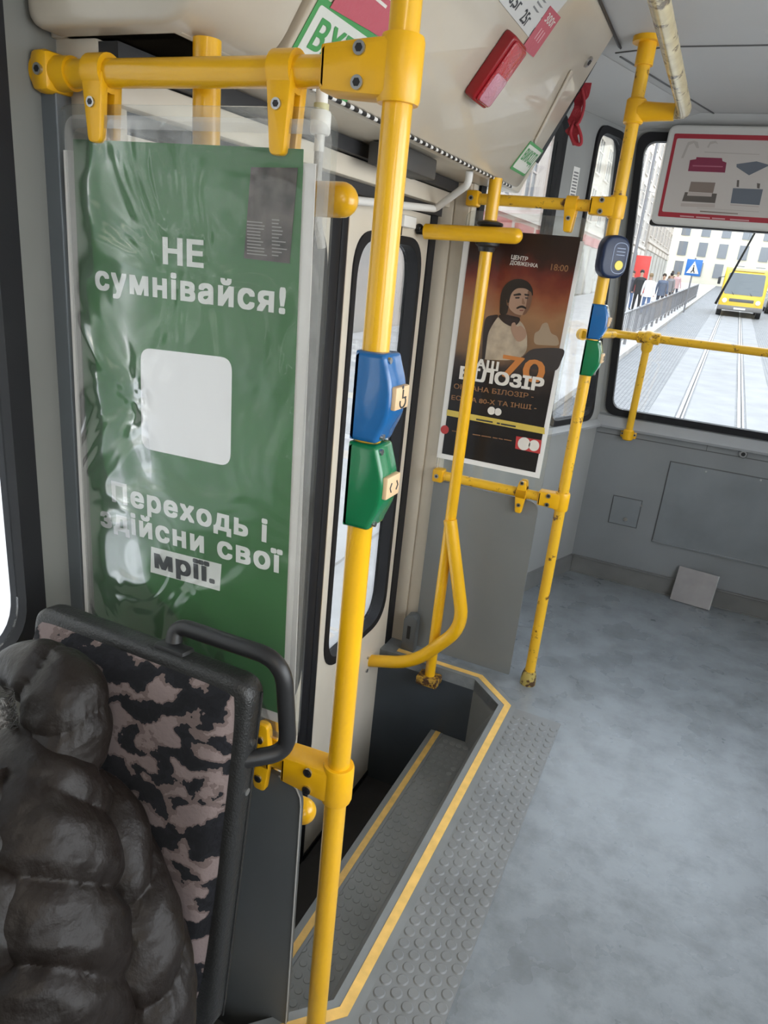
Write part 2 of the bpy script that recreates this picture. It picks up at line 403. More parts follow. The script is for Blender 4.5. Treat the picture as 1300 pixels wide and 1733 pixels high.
# aluminium channel between pillar and screen
struct('trim_13', rbox((-1.062, 0.930, 0.02), (-1.028, 0.962, 1.75), 0.002), mat('blue_grey_metal', (0.17, 0.19, 0.21), 0.35, metal=0.4), smooth=False)
# tapered wall with two windows
hA = rrect(0.05, 0.565, 0.87, 2.15, 0.07, 8)
hB = roundpoly([(0.80, 0.875), (1.245, 0.875), (1.055, 2.17), (0.80, 2.17)], 0.075, 8)
struct('wall_tail_left', plate([(-0.02, 0), (TLEN, 0), (TLEN, 0.9), (TLEN-0.215, ZC), (-0.02, ZC)], [hA, hB], mT, -0.05, 0.0), GREYP)
win_unit(3, hA, mT, 0, 0.03, (-0.03, 0.012)); win_unit(4, hB, mT, 0, 0.028, (-0.03, 0.012))
# rear wall: vertical below, raked window above
struct('wall_rear', plate([(-0.50, 0), (0.90, 0), (0.90, 0.91), (-0.50, 0.91)], [], mR, -0.05, 0.0), GREYM, smooth=False)
hR = roundpoly([(-0.445, 0.905), (0.845, 0.905), (0.80, 2.19), (-0.515, 2.19)], 0.06, 8)
struct('wall_rear_window_frame', plate([(-0.475, 0.9), (0.875, 0.9), (0.82, ZC+0.02), (-0.545, ZC+0.02)], [hR], mR, -0.05, 0.0), GREYP)
win_unit(5, hR, mR, 0, 0.035, (-0.03, 0.014))
# right side: tapered wall and side wall with big windows
hC = rrect(0.10, 1.25, 0.88, 2.12, 0.08, 8)
struct('wall_tail_right', plate([(0, 0), (TLEN2, 0), (TLEN2, 0.9), (TLEN2-0.2, ZC), (0, ZC)], [hC], mT2, -0.05, 0.0), GREYP)
win_unit(6, hC, mT2, 0, 0.03, (-0.03, 0.012))
def mRW(s, z, d): return Vector((1.46-d, s, z))
hs = [rrect(a, a+1.2, 0.82, 2.10, 0.1, 8) for a in (-2.5, -1.95+0.0)]
hs = [rrect(-2.45, -2.0, 0.82, 2.10, 0.1, 8), rrect(-1.95, -0.75, 0.82, 2.10, 0.1, 8), rrect(-0.25, 0.95, 0.82, 2.10, 0.1, 8), rrect(1.05, 2.20, 0.82, 2.10, 0.1, 8)]
struct('wall_right', plate([(-2.6, 0), (2.30, 0), (2.30, ZC), (-2.6, ZC)], hs, mRW, -0.05, 0.0), GREYP)
for i, h in enumerate(hs): win_unit(7+i, h, mRW, 0, 0.04, (-0.03, 0.012))
struct('wall_back', rbox((-1.11, -2.65, 0), (1.51, -2.6, ZC)), GREYP, smooth=False)
struct('ceiling', plate([(-1.12, -2.65), (1.52, -2.65), (1.52, 2.3), (0.95, 3.75), (-0.62, 3.75), (-1.0, 2.62), (-1.12, 2.62)], [], mXY, ZC, ZC+0.05), CEIL, smooth=False)
def seam(a, b, wd=0.006, z=ZC):
    a, b = Vector((*a, 0)), Vector((*b, 0)); t = (b-a).normalized(); nn = Vector((-t.y, t.x, 0))
    return obox(((a+b)/2)+Vector((0, 0, z-0.001)), (t, nn, (0, 0, 1)), ((b-a).length, wd, 0.004))
struct('trim_14', join(seam((-0.33, 2.645), (1.3, 2.66)), seam((-0.49, 2.74), (-0.16, 3.74)), seam((-0.50, 2.70), (-0.33, 2.645))), mat('seam_line', (0.10, 0.10, 0.10), 0.6), smooth=False)
# cove along the top of the tapered wall
struct('trim_15', strip_faces([mT(-0.02, 2.19, 0.002), mT(TLEN-0.2, 2.19, 0.002)], [Vector((-0.56, 2.66, ZC-0.001)), Vector((-0.22, 3.70, ZC-0.001))]), CEIL, smooth=False)
struct('trim_16', strip_faces([Vector((-0.60, 3.655, 2.205)), Vector((0.9, 3.655, 2.205))], [Vector((-0.3, 3.56, ZC-0.001)), Vector((0.9, 3.56, ZC-0.001))]), CEIL, smooth=False)
# ledge under rear windows, skirting, panel lines
led = join(prism([(0.002, 0.835), (0.035, 0.838), (0.04, 0.85), (0.012, 0.898), (0.002, 0.90)], lambda s, z, d: Vector((d, 3.86-s, z)), -0.475, 0.88),
           prism([(0.002, 0.835), (0.03, 0.838), (0.034, 0.85), (0.010, 0.872), (0.002, 0.875)], lambda s, z, d: mT(d, z, s), 0.0, TLEN-0.012))
struct('trim_17', led, mat('sill_grey', (0.33, 0.34, 0.35), 0.35, var=0.05), smooth=False)
struct('baseboard_rear', join(rbox((-0.462, 3.845, 0.0), (0.87, 3.86, 0.098), 0.003), rbox((-0.462, 3.838, 0.092), (0.87, 3.86, 0.099), 0.002), rbox((-0.462, 3.835, 0.0), (0.87, 3.86, 0.006), 0.002)), mat('skirting_grey', (0.17, 0.17, 0.165), 0.5, var=0.15, vscale=6), smooth=False)
struct('baseboard_left', prism([(0.0, 0), (0.012, 0), (0.012, 0.095), (0.0, 0.098)], lambda s, z, d: mT(d, z, s), 0.02, TLEN-0.004), mat('skirting_grey', (0, 0, 0)), smooth=False)
def frame_ring(x0, x1, z0, z1, wd, y, th=0.003): return plate([(x0, z0), (x1, z0), (x1, z1), (x0, z1)], [[(x0+wd, z0+wd), (x1-wd, z0+wd), (x1-wd, z1-wd), (x0+wd, z1-wd)]], mXZ, y, y-th)
LINE = mat('joint_line', (0.09, 0.092, 0.095), 0.6)
struct('trim_18', join(rbox((-0.465, 3.8575, 0.800), (0.87, 3.8605, 0.8045)), rbox((0.075, 3.8575, 0.80), (0.078, 3.8605, 0.84))), LINE, smooth=False)

# doors
def door_leaf(n, ya, yb, label):
    d = bpy.data.objects.new('door_%d' % n, None); C.objects.link(d); d.location = (-1.02, (ya+yb)/2, -0.65); d['kind'] = 'structure'
    hole = rrect(ya+0.050, yb-0.050, 0.150, 1.63, 0.125, 10)
    def mD(s, z, dd): return Vector((-1.0+dd, s, z))
    obj('leaf', plate([(ya, -0.652), (yb, -0.652), (yb, 1.712), (ya, 1.712)], [hole], mD, -0.04, 0.0), CREAM, d)
    cc = Vector(((ya+yb)/2-0.004, 0.89)); inn = [(cc.x+(p[0]-cc.x)*0.90, cc.y+(p[1]-cc.y)*0.965) for p in hole]
    g = obj('window_gasket', plate(hole, [inn], mD, -0.045, 0.006), RUBBER, d)
    obj('window_pane', prism(inn, mD, -0.034, -0.038), GLASS, g, smooth=False)
    return d, mD
d2, mD = door_leaf(2, 1.885, 2.503, '')
obj('edge_seal', rbox((-1.03, 1.845, -0.652), (-0.992, 1.885, 1.70), 0.008), RUBBER, d2)
obj('edge_strip', rbox((-1.0, 1.885, -0.652), (-0.997, 1.892, 1.712)), STEEL, d2, smooth=False)
hd = obj('rivet', cyl((-1.0, 2.33, -0.04), (-0.994, 2.33, -0.04), 0.008), STEEL, d2)
obj('rivet', cyl((-1.0, 2.33, 0.02), (-0.994, 2.33, 0.02), 0.006), STEEL, d2)
obj('bottom_edge', rbox((-1.01, 1.885, -0.658), (-0.994, 2.50, -0.63), 0.004), RUBBER, d2)
d1, _ = door_leaf(1, 1.045, 1.83, '')
obj('edge_seal', rbox((-1.03, 1.79, -0.652), (-0.992, 1.845, 1.70), 0.008), RUBBER, d1)

# studded floor mat along the stairwell
sm = rbox((-0.378, 0.40, 0.0), (-0.205, 2.345, 0.003))
for i in range(5):
    for j in range(54):
        x, y = -0.360+0.0345*i, 0.425+0.0352*j + (0.0176 if i % 2 else 0)
        if y < 2.33: sm = join(sm, cyl((x, y, 0.003), (x, y, 0.006), 0.0145, 14, 0.0115))
tag(obj('studded_mat', sm, mat('studded_rubber', (0.20, 0.205, 0.205), 0.42, var=0.12, vscale=5)), 'grey strip of studded rubber matting beside the stairwell edge', 'floor mat')

# ================================================================ GRAB POLES, RAILS, SCREENS
PR = 0.0198
def bolt(parent, c, n, r=0.0085, name='bolt'):
    c = Vector(c); n = Vector(n).normalized()
    b = join(cyl(c-n*0.004, c+n*0.003, r, 16), )
    q = obj(name, b, STEEL, parent)
    obj('socket', cyl(c+n*0.0028, c+n*0.0036, r*0.62, 6), BLACK, q)
    return q
def tee(parent, p, zc, side=-1, hh=0.052, reach=0.10, r=0.031, mt=None, bolts=True):
    """cast clamp: sleeve round the pole and a tapering socket for the rail"""
    x, y = p
    b = tube([(x, y, zc-hh), (x, y, zc-hh+0.006), (x, y, zc+hh-0.006), (x, y, zc+hh)], [r*0.93, r, r, r*0.93], 24)
    pts = roundpoly([(0, -hh*0.92), (reach*0.55, -hh*0.82), (reach, -0.027), (reach, 0.027), (reach*0.55, hh*0.82), (0, hh*0.92)], [0, 0.03, 0.004, 0.004, 0.03, 0], 5)
    b = join(b, prism(pts, lambda s, z, d: Vector((x+side*s, y+d, zc+z)), -0.027, 0.027, 0.008, 2))
    c = obj('tee_clamp', b, mt or YELP, parent)
    if bolts:
        for dz in (-hh*0.5, hh*0.5): bolt(c, (x+side*0.046, y-0.0275, zc+dz), (0, -1, 0))
    return c
def panel_clip(parent, x, y, z, drop=0.085, mt=None, yp=None, up=False):
    """collar round a rail with a forked tongue that grips the sheet"""
    s = 1 if up else -1
    b = tube([(x-0.018, y, z), (x+0.018, y, z)], 0.0275, 24)
    yy = y if yp is None else yp
    for sgn in (-1, 1):
        pts = roundpoly([(-0.021, 0.0), (0.021, 0.0), (0.013, s*drop), (-0.011, s*drop)], [0, 0, 0.008, 0.008], 4)
        b = join(b, prism(pts, lambda q, zz, d: Vector((x+q, yy+sgn*0.006+d*sgn, z+zz)), 0.0, 0.017, 0.004))
    c = obj('panel_clip', b, mt or YELP, parent)
    bolt(c, (x, yy-0.0235, z+s*0.043), (0, -1, 0), 0.0075)
    return c
# ---- near pole
p1 = pY(536, 1733, Y1)
P1 = (-0.437, Y1)
t = thing('grab_pole', 'foreground yellow grab pole carrying the big blue and green buttons, nearest the camera', 'grab pole', (P1[0], P1[1], 0.0))
obj('tube', cyl((P1[0], Y1, 0.0), (P1[0], Y1, ZC), PR, 32), YEL, t)
obj('floor_flange', join(cyl((P1[0], Y1, 0.003), (P1[0], Y1, 0.012), 0.026, 24), cyl((P1[0], Y1, 0.012), (P1[0], Y1, 0.03), 0.025, 24)), YEL, t)
tee(t, P1, 1.777, hh=0.038, r=0.0285, reach=0.105); tee(t, P1, 0.668, hh=0.038, r=0.0285, reach=0.105)
# ---- upper rail of near screen
t = thing('handrail', 'horizontal yellow handrail across the top of the green poster screen', 'handrail', (-0.75, Y1, 1.777))
obj('tube', cyl((-1.045, Y1, 1.777), (-0.49, Y1, 1.777), PR, 28), YEL, t)
b = join(tube([(-1.06, Y1, 1.777), (-1.052, Y1, 1.777), (-1.02, Y1, 1.777), (-0.995, Y1, 1.777)], [0.029, 0.028, 0.025, 0.0245], 24), rbox((-1.06, Y1-0.030, 1.747), (-1.022, Y1+0.03, 1.807), 0.012))
sk = obj('wall_socket', b, YELP, t); bolt(sk, (-1.038, Y1-0.030, 1.777), (0, -1, 0))
panel_clip(t, -0.938, Y1, 1.777, 0.098); panel_clip(t, -0.605, Y1, 1.777, 0.105)
# ---- lower rail
t = thing('handrail', 'low yellow handrail between the near grab pole and the wall, behind the patterned seat', 'handrail', (-0.75, Y1, 0.668))
obj('tube', cyl((-1.05, Y1, 0.668), (-0.49, Y1, 0.668), PR, 28), YEL, t)
panel_clip(t, -0.588, Y1, 0.668, 0.070); panel_clip(t, -0.588, Y1, 0.668, 0.075, up=True); panel_clip(t, -0.96, Y1, 0.668, 0.070)
obj('wall_socket', rbox((-1.06, Y1-0.034, 0.634), (-1.01, Y1+0.03, 0.70), 0.012), YELP, t)
# ---- acrylic screen and sleeve, poster
tag(obj('screen_panel', prism(rrect(-1.036, -0.522, 0.715, 1.735, 0.035), mXZ, Y1-0.003, Y1+0.003), PLEXI, smooth=False), 'large clear acrylic screen hanging under the upper rail behind the green poster', 'screen panel')
near_board = tag(obj('partition_board', prism(roundpoly([(-1.045, -0.10), (-0.545, -0.10), (-0.545, 0.004), (-0.505, 0.004), (-0.505, 0.632), (-1.045, 0.632)], [0, 0, 0, 0, 0.05, 0.01], 8), mXZ, Y1-0.005, Y1+0.005), GREYD, smooth=False), 'dark grey board under the near screen, behind the patterned seat', 'partition board')
obj('light_edge', tube([(-0.5045, Y1-0.006, 0.01), (-0.5045, Y1-0.006, 0.585), (-0.507, Y1-0.006, 0.604), (-0.516, Y1-0.006, 0.620), (-0.530, Y1-0.006, 0.630), (-0.555, Y1-0.006, 0.632)], 0.0016, 6), mat('pale_edge', (0.45, 0.45, 0.44), 0.4), near_board)
yp = Y1-0.010
GREEN = mat('green_print', (0.034, 0.150, 0.038), 0.35, var=0.10, vscale=5)
q = [(-1.000, 0.755), (-0.552, 0.772), (-0.567, 1.682), (-0.992, 1.684)]
t = thing('poster', 'big green poster with white Cyrillic lettering in the near screen', 'poster', (-0.78, yp, 0.75))
obj('sheet', prism(q, mXZ, yp, yp-0.0012), GREEN, t, smooth=False)
obj('backing_paper', prism([(-1.022, 0.74), (-0.530, 0.75), (-0.548, 1.665), (-1.017, 1.668)], mXZ, yp+0.0035, yp+0.0015), PAPER, t, smooth=False, label='white paper backing strip')
yt = yp-0.0014; WT = mat('white_print', (0.72, 0.74, 0.70), 0.5)
def T(parent, s, l, r, y, m, bold=0.03, spacing=1.0, height=None, name='lettering', vs=1.0):
    return obj(name, text_bm(s, pY(*l, y), pY(*r, y), (0, 0, 1), (0, -1, 0), bold, spacing, height, vs=vs), m, parent, smooth=False)
T(t, 'НЕ', (276, 445), (345, 452), yt, WT, 0.040, 1.08, vs=0.84)
T(t, 'сумнівайся!', (162, 488), (483, 530), yt, WT, 0.040, 1.16, vs=0.88)
T(t, 'Переходь і', (190, 847), (452, 917), yt, WT, 0.040, 1.16, vs=0.9)
T(t, 'здійсни свої', (171, 889), (478, 970), yt, WT, 0.040, 1.16, vs=0.9)
lb = [pY(u, v, yt) for u, v in ((256, 925), (375, 955), (372, 1000), (255, 968))]
obj('word_box', prism([(p.x, p.z) for p in lb][::-1], mXZ, yt, yt-0.0004), WT, t, smooth=False)
T(t, 'мрії.', (262, 959), (364, 987), yt-0.0008, mat('dark_print', (0.035, 0.04, 0.045), 0.5), 0.045, 1.12, vs=0.8)
cs = [pY(u, v, yt) for u, v in ((238, 588), (393, 606), (390, 790), (240, 758))]
obj('blank_card', prism(roundpoly([(p.x, p.z) for p in cs][::-1], 0.022, 6), mXZ, yt, yt-0.0004), mat('bright_white_card', (0.88, 0.88, 0.88), 0.5), t, smooth=False, label='blank white rounded square')
nt = thing('notice', 'small dark brown leaflet stuck in the top right corner of the green poster', 'notice', (-0.65, yp-0.002, 1.5))
ncs = [pY(u, v, yp-0.002) for u, v in ((425, 283), (504, 284), (490, 446), (413, 437))]
obj('sheet', prism([(p.x, p.z) for p in ncs][::-1], mXZ, yp-0.0016, yp-0.0024), mat('leaflet_print', (0.085, 0.07, 0.06), 0.4, var=0.7, vscale=28), nt, smooth=False)
NL = mat('leaflet_lines', (0.30, 0.28, 0.26), 0.5); b = None
for k in range(11):
    a = pY(420, 375+5.4*k, yp); c = pY(420+random.uniform(22, 34), 377+5.4*k, yp); a2 = pY(462, 372+6*k, yp); c2 = pY(462+random.uniform(10, 26), 374+6*k, yp)
    for (m_, n_) in ((a, c), (a2, c2)):
        e = rbox((m_.x, yp-0.0029, m_.z-0.0008), (n_.x, yp-0.0023, m_.z+0.0008)); b = e if b is None else join(b, e)
obj('print_lines', b, NL, nt, smooth=False)
# wrinkled clear sleeve over the poster
b = bmn(); NX, NZ = 60, 120; g = []
sx0, sx1, sz0, sz1 = -1.002, -0.528, 0.722, 1.712
for i in range(NZ+1):
    row = []
    for j in range(NX+1):
        x = sx0+(sx1-sx0)*j/NX; z = sz0+(sz1-sz0)*i/NZ
        e = min(j, NX-j)/NX; e2 = min(i, NZ-i)/NZ; k = min(1, e*9)*min(1, e2*14)
        n_ = noise.noise(Vector((x*7, 3.1, z*5.5)))*0.6 + noise.noise(Vector((x*15+z*4, 8.2, z*11)))*0.28 + 0.25*abs(noise.noise(Vector((x*9+4, 1.2, z*7))))
        row.append(b.verts.new((x, yp-0.0045-k*(0.0055+0.007*n_), z)))
    g.append(row)
for i in range(NZ):
    for j in range(NX): b.faces.new((g[i][j], g[i][j+1], g[i+1][j+1], g[i+1][j]))
bmesh.ops.recalc_face_normals(b, faces=list(b.faces))
t = thing('plastic_sleeve', 'wrinkled clear plastic sleeve covering the green poster', 'plastic sleeve', (-0.77, yp-0.005, 0.72))
obj('film', b, SLEEVE, t)
obj('welded_edge', plate(rrect(sx0-0.004, sx1+0.006, sz0-0.004, sz1+0.006, 0.03, 6), [rrect(sx0+0.012, sx1-0.012, sz0+0.012, sz1-0.012, 0.02, 6)], mXZ, yp-0.0035, yp-0.0045), clear_mat('welded_plastic_edge', (1, 1, 1), 0.06, 0.2, haze=0.13, hazecol=(0.75, 0.73, 0.68)), t, smooth=False)

# ---- request buttons
BLUE = mat('blue_plastic', (0.012, 0.12, 0.34), 0.22, coat=0.4); GRN = mat('green_plastic', (0.004, 0.16, 0.055), 0.22, coat=0.4); BEIGE = mat('beige_key', (0.72, 0.50, 0.29), 0.45)
def request_button(name, label, group, px, py, z0, z1, m, sym=True, key=True):
    h = z1-z0; t = thing(name, label, 'button', (px, py, z0))
    pts = [(-0.018, 0), (0.026, 0), (0.030, h*0.10), (0.043, h*0.33), (0.043, h*0.66), (0.032, h*0.90), (0.028, h), (-0.018, h)]
    obj('housing', prism(roundpoly(pts, [0.002, 0.006, 0.01, 0.02, 0.02, 0.01, 0.006, 0.002], 4), lambda s, zz, d: Vector((px+s, py+d, z0+zz)), -0.030, 0.030, 0.007, 3), m, t)
    for zz in (h*0.08, h*0.93):
        obj('screw', cyl((px+0.024, py-0.018, z0+zz), (px+0.034, py-0.018, z0+zz), 0.0045, 12), STEEL, t)
    k = obj('push_key', rbox((px+0.038, py-0.024, z0+h*0.40), (px+0.0495, py+0.024, z0+h*0.66), 0.003), BEIGE, t, label='beige push key')
    DP = mat('dark_print', (0.035, 0.04, 0.045)); zc = z0+h*0.53
    if sym:   # wheeled-chair sign
        b = tube([(px+0.0498, py+0.010*math.cos(a), zc-0.006+0.008*math.sin(a)) for a in [math.radians(x) for x in range(-200, 60, 20)]], 0.0012, 6)
        b = join(b, tube([(px+0.0498, py-0.002, zc+0.012), (px+0.0498, py-0.002, zc), (px+0.0498, py+0.010, zc)], 0.0013, 6), ball((px+0.0498, py-0.003, zc+0.0155), 0.0028, (0.3, 1, 1), 10, 6))
    else:
        b = join(tube([(px+0.0498, py-0.009, zc+0.007), (px+0.0498, py-0.014, zc), (px+0.0498, py-0.009, zc-0.007)], 0.0012, 6), tube([(px+0.0498, py+0.009, zc+0.007), (px+0.0498, py+0.014, zc), (px+0.0498, py+0.009, zc-0.007)], 0.0012, 6))
    obj('key_symbol', b, DP, k)
    return t
request_button('request_button', 'large blue request button box on the foreground yellow pole', None, P1[0], Y1, 1.299, 1.428, BLUE)
request_button('request_button', 'large green request button box under the blue one on the foreground pole', None, P1[0], Y1, 1.164, 1.296, GRN, sym=False)

# ---- door poles (far and near side of the doorway)
def door_pole(P, label, rust, arm_end, low_pts, up_z, fz=0.0, ay=0.034):
    t = thing('grab_pole', label, 'grab pole', (P[0], P[1], 0.0))
    obj('tube', cyl((P[0], P[1], -0.02+fz), (P[0], P[1], 1.831), PR+0.001, 28), YEL, t)
    a = obj('door_arm', tube([(-0.965, P[1]-ay, up_z-0.004), (arm_end, P[1]-ay, up_z+0.004)], 0.0245, 24, round_end=1), YEL, t)
    obj('end_joint', join(cyl((-0.995, P[1]-ay, up_z-0.004), (-0.965, P[1]-ay, up_z-0.004), 0.011), ball((-0.988, P[1]-ay, up_z+0.004), 0.015)), BLACK, a)
    obj('collar', tube([(P[0], P[1], up_z-0.050), (P[0], P[1], up_z-0.036), (P[0], P[1], up_z-0.03), (P[0], P[1], up_z+0.026), (P[0], P[1], up_z+0.033), (P[0], P[1], up_z+0.040), (P[0], P[1], up_z+0.046)], [0.026, 0.030, 0.040, 0.034, 0.044, 0.042, 0.024], 24), BLACK, t)
    l = obj('lower_arm', tube(low_pts, 0.0255, 24, bend=0.13, round_end=0 if len(low_pts) > 2 else 1), YEL, t)
    e = Vector(low_pts[-1] if len(low_pts) > 2 else low_pts[0]); obj('end_joint', cyl(e, e+Vector((-0.025, 0, 0)), 0.012), BLACK, l)
    obj('base_flange', rbox((P[0]-0.045, P[1]-0.04, -0.055+fz), (P[0]+0.045, P[1]+0.03, -0.018+fz), 0.006, 2), rust, t, label='rusty base flange')
    return t
RUST = mat('rusty_yellow', (0.45, 0.26, 0.03), 0.6, var=0.2, vscale=30, dark=(0.07, 0.03, 0.012), dscale=38, damt=0.5, bump=0.6, bscale=80)
p2 = pY(730, 1132, 2.425); P2 = (p2.x, 2.415)
door_pole(P2, 'yellow pole with bent lower arm at the far side of the doorway', RUST, -0.655,
          [pY(762, 880, P2[1]-0.01), pY(775, 985, P2[1]-0.02), pY(784, 1062, P2[1]-0.03), pY(700, 1122, P2[1]-0.04), pY(625, 1118, P2[1]-0.05)], 1.658)
P4 = (pY(350, 150, 0.985).x, 0.985); e4 = pY(524, 1377, 0.985)
door_pole(P4, 'yellow pole mostly hidden behind the green poster at the near side of the doorway', RUST, pY(590, 350, 0.985).x-0.012,
          [(-0.965, P4[1], e4.z-0.008), (e4.x-0.014, P4[1], e4.z)], 1.622, -0.604, 0.0)
# ---- far pole by the tail
b3 = pZ(893, 1156, 0); P3 = (b3.x, b3.y)
t = thing('grab_pole', 'worn yellow grab pole with card reader standing on the open grey floor', 'grab pole', (P3[0], P3[1], 0.0))
obj('tube', cyl((*P3, 0.0), (*P3, 2.24), PR, 28), YELW, t)
obj('floor_flange', join(tube([(*P3, 0.0), (*P3, 0.018), (*P3, 0.04), (*P3, 0.06)], [0.031, 0.031, 0.029, 0.024], 20)), mat('scraped_brass_flange', (0.55, 0.42, 0.12), 0.35, metal=0.3, dark=(0.1, 0.05, 0.02), dscale=30, damt=0.45), t)
obj('ceiling_flange', join(cyl((*P3, 2.175), (*P3, 2.235), 0.027, 20), cyl((*P3, 2.235), (*P3, 2.25), 0.045, 20)), YELP, t)
for z in (1.779, 0.779): tee(t, P3, z, hh=0.034, reach=0.085, r=0.0268)
# rails of the far screen
for z, lab in ((1.779, 'yellow rail across the top of the far concert poster'), (0.779, 'yellow rail across the bottom of the far concert poster')):
    t = thing('handrail', lab, 'handrail', (-0.62, YP3, z))
    obj('tube', cyl((-0.87, P3[1], z), (P3[0]-0.05, P3[1], z), PR*0.92, 24), YELW, t)
    sk = obj('wall_socket', rbox((-0.888, P3[1]-0.026, z-0.026), (-0.845, P3[1]+0.026, z+0.026), 0.008), YELP, t); bolt(sk, (-0.868, P3[1]-0.026, z), (0, -1, 0))
    if z > 1: panel_clip(t, -0.527, P3[1], z, 0.085)
    else: panel_clip(t, -0.533, P3[1], z, 0.075); panel_clip(t, -0.533, P3[1], z, 0.05, up=True)
# far screen, board, poster
YF = P3[1]+0.004
tag(obj('screen_panel', prism(rrect(-0.885, -0.462, 0.795, 1.742, 0.03), mXZ, YF-0.003, YF+0.003), PLEXI, smooth=False), 'clear acrylic screen behind the dark concert poster', 'screen panel')
tag(obj('partition_board', prism(roundpoly([(-0.885, 0.012), (-0.462, 0.012), (-0.462, 0.755), (-0.885, 0.755)], [0, 0.003, 0.045, 0.003], 6), mXZ, YF-0.006, YF+0.006), LBOARD, smooth=False), 'mid grey board under the concert poster, with chipped lower edge', 'partition board')
bx = obj('sensor_box', prism(roundpoly([(-0.925, 0.0), (-0.868, 0.0), (-0.868, 0.155), (-0.885, 0.172), (-0.912, 0.165), (-0.925, 0.145)], 0.004), mXZ, P3[1]-0.05, P3[1]-0.006, 0.003), GREYD); tag(bx, 'small dark grey box low on the cream door post beside the far board', 'box')
obj('slot', rbox((-0.905, P3[1]-0.0515, 0.06), (-0.89, P3[1]-0.0495, 0.12)), BLACK, bx, smooth=False)
# poster sheet
yq = YF-0.010
def gradmat():
    m = bpy.data.materials.new('concert_poster_print'); m.use_nodes = True; n = m.node_tree.nodes; l = m.node_tree.links; b = n['Principled BSDF']; b.inputs['Roughness'].default_value = 0.3
    tco = n.new('ShaderNodeTexCoord'); sp_ = n.new('ShaderNodeSeparateXYZ'); l.new(tco.outputs['Generated'], sp_.inputs[0])
    t_ = n.new('ShaderNodeTexNoise'); t_.inputs['Scale'].default_value = 4; t_.inputs['Detail'].default_value = 6; l.new(tco.outputs['Object'], t_.inputs['Vector']); t_.inputs['Scale'].default_value = 9
    ad = n.new('ShaderNodeMath'); ad.operation = 'MULTIPLY_ADD'; ad.inputs[1].default_value = 0.22; l.new(t_.outputs[0], ad.inputs[0]); 
    sb = n.new('ShaderNodeMath'); sb.operation = 'SUBTRACT'; sb.inputs[1].default_value = 0.11; l.new(ad.outputs[0], sb.inputs[0]); l.new(sp_.outputs['Z'], ad.inputs[2])
    r_ = n.new('ShaderNodeValToRGB'); l.new(sb.outputs[0], r_.inputs[0]); e = r_.color_ramp.elements
    e[0].position = 0; e[0].color = (0.012, 0.011, 0.012, 1); e[1].position = 1; e[1].color = (0.015, 0.008, 0.006, 1)
    for p, c in ((0.36, (0.014, 0.012, 0.013, 1)), (0.44, (0.05, 0.035, 0.03, 1)), (0.52, (0.20, 0.115, 0.06, 1)), (0.66, (0.30, 0.15, 0.07, 1)), (0.76, (0.24, 0.07, 0.03, 1)), (0.83, (0.14, 0.022, 0.013, 1)), (0.90, (0.03, 0.011, 0.008, 1))):
        k = e.new(p); k.color = c
    l.new(r_.outputs[0], b.inputs['Base Color']); return m
PC = [pY(u, v, yq) for u, v in ((802, 405), (982, 398), (905, 803), (748, 768))]
xl, xr, zb, zt = -0.862, -0.494, 0.868, 1.682
t = thing('poster', 'dark orange and black concert poster showing a man in a white shirt', 'poster', (-0.68, yq, zb))
obj('sheet', prism([(xl-0.002, zb), (xr-0.001, zb), (xr+0.016, zt), (xl+0.004, zt)], mXZ, yq, yq-0.001), gradmat(), t, smooth=False)
obj('backing_paper', prism([(-0.884, 0.848), (-0.477, 0.848), (-0.466, 1.67), (-0.882, 1.66)], mXZ, yq+0.003, yq+0.001), PAPER, t, smooth=False, label='white backing paper edge')
y0 = yq-0.0012
def art(name, pix, m, k, parent=t, smooth_pts=True):
    ps = [pY(u, v, y0) for u, v in pix]
    pts = [(p.x, p.z) for p in ps]
    area = sum(pts[i-1][0]*pts[i][1]-pts[i][0]*pts[i-1][1] for i in range(len(pts)))
    if area < 0: pts = pts[::-1]
    if smooth_pts: pts = roundpoly(pts, 0.02, 4)
    return obj(name, plate(pts, [], mXZ, y0-0.0003*k, y0-0.0003*k-0.0002), m, parent, smooth=False)
INK = lambda n_, c: mat(n_, c, 0.35)
HAIR = INK('ink_hair', (0.022, 0.016, 0.013)); SKIN = INK('ink_skin', (0.36, 0.22, 0.15)); SKS = INK('ink_skin_dark', (0.17, 0.085, 0.05)); SHIRT = mat('ink_shirt', (0.42, 0.34, 0.25), 0.35, var=0.25, vscale=22); VEST = INK('ink_vest', (0.03, 0.02, 0.018))
INKW = INK('ink_white', (0.72, 0.68, 0.62)); INKO = INK('ink_orange', (0.55, 0.20, 0.05)); INKD = INK('ink_dim_orange', (0.30, 0.15, 0.07)); INKY = INK('ink_yellow', (0.62, 0.46, 0.09)); INKR = INK('ink_red', (0.48, 0.045, 0.045))
def Z(pts): return [(740+x*0.2539, 380+y*0.2539) for x, y in pts]      # from the enlarged view of the poster
art('crowd_print', Z([(560, 900), (620, 830), (760, 820), (860, 830), (800, 980), (560, 960)]), INK('ink_grey', (0.05, 0.042, 0.04)), 1)
art('statue_print', Z([(640, 800), (650, 720), (680, 710), (700, 660), (735, 650), (760, 730), (800, 740), (820, 810)]), INK('ink_sepia', (0.34, 0.25, 0.17)), 1)
art('shirt_print', Z([(300, 900), (318, 720), (350, 640), (430, 610), (560, 640), (600, 720), (600, 840), (560, 890), (480, 905)]), SHIRT, 2)
art('vest_print', Z([(300, 900), (305, 720), (322, 610), (420, 598), (380, 650), (340, 720), (318, 900)]), VEST, 3)
art('vest_print', Z([(400, 605), (450, 596), (560, 622), (540, 665), (500, 684), (440, 655)]), VEST, 4)
art('neck_print', Z([(455, 540), (560, 570), (560, 625), (500, 640), (455, 610)]), SKS, 3)
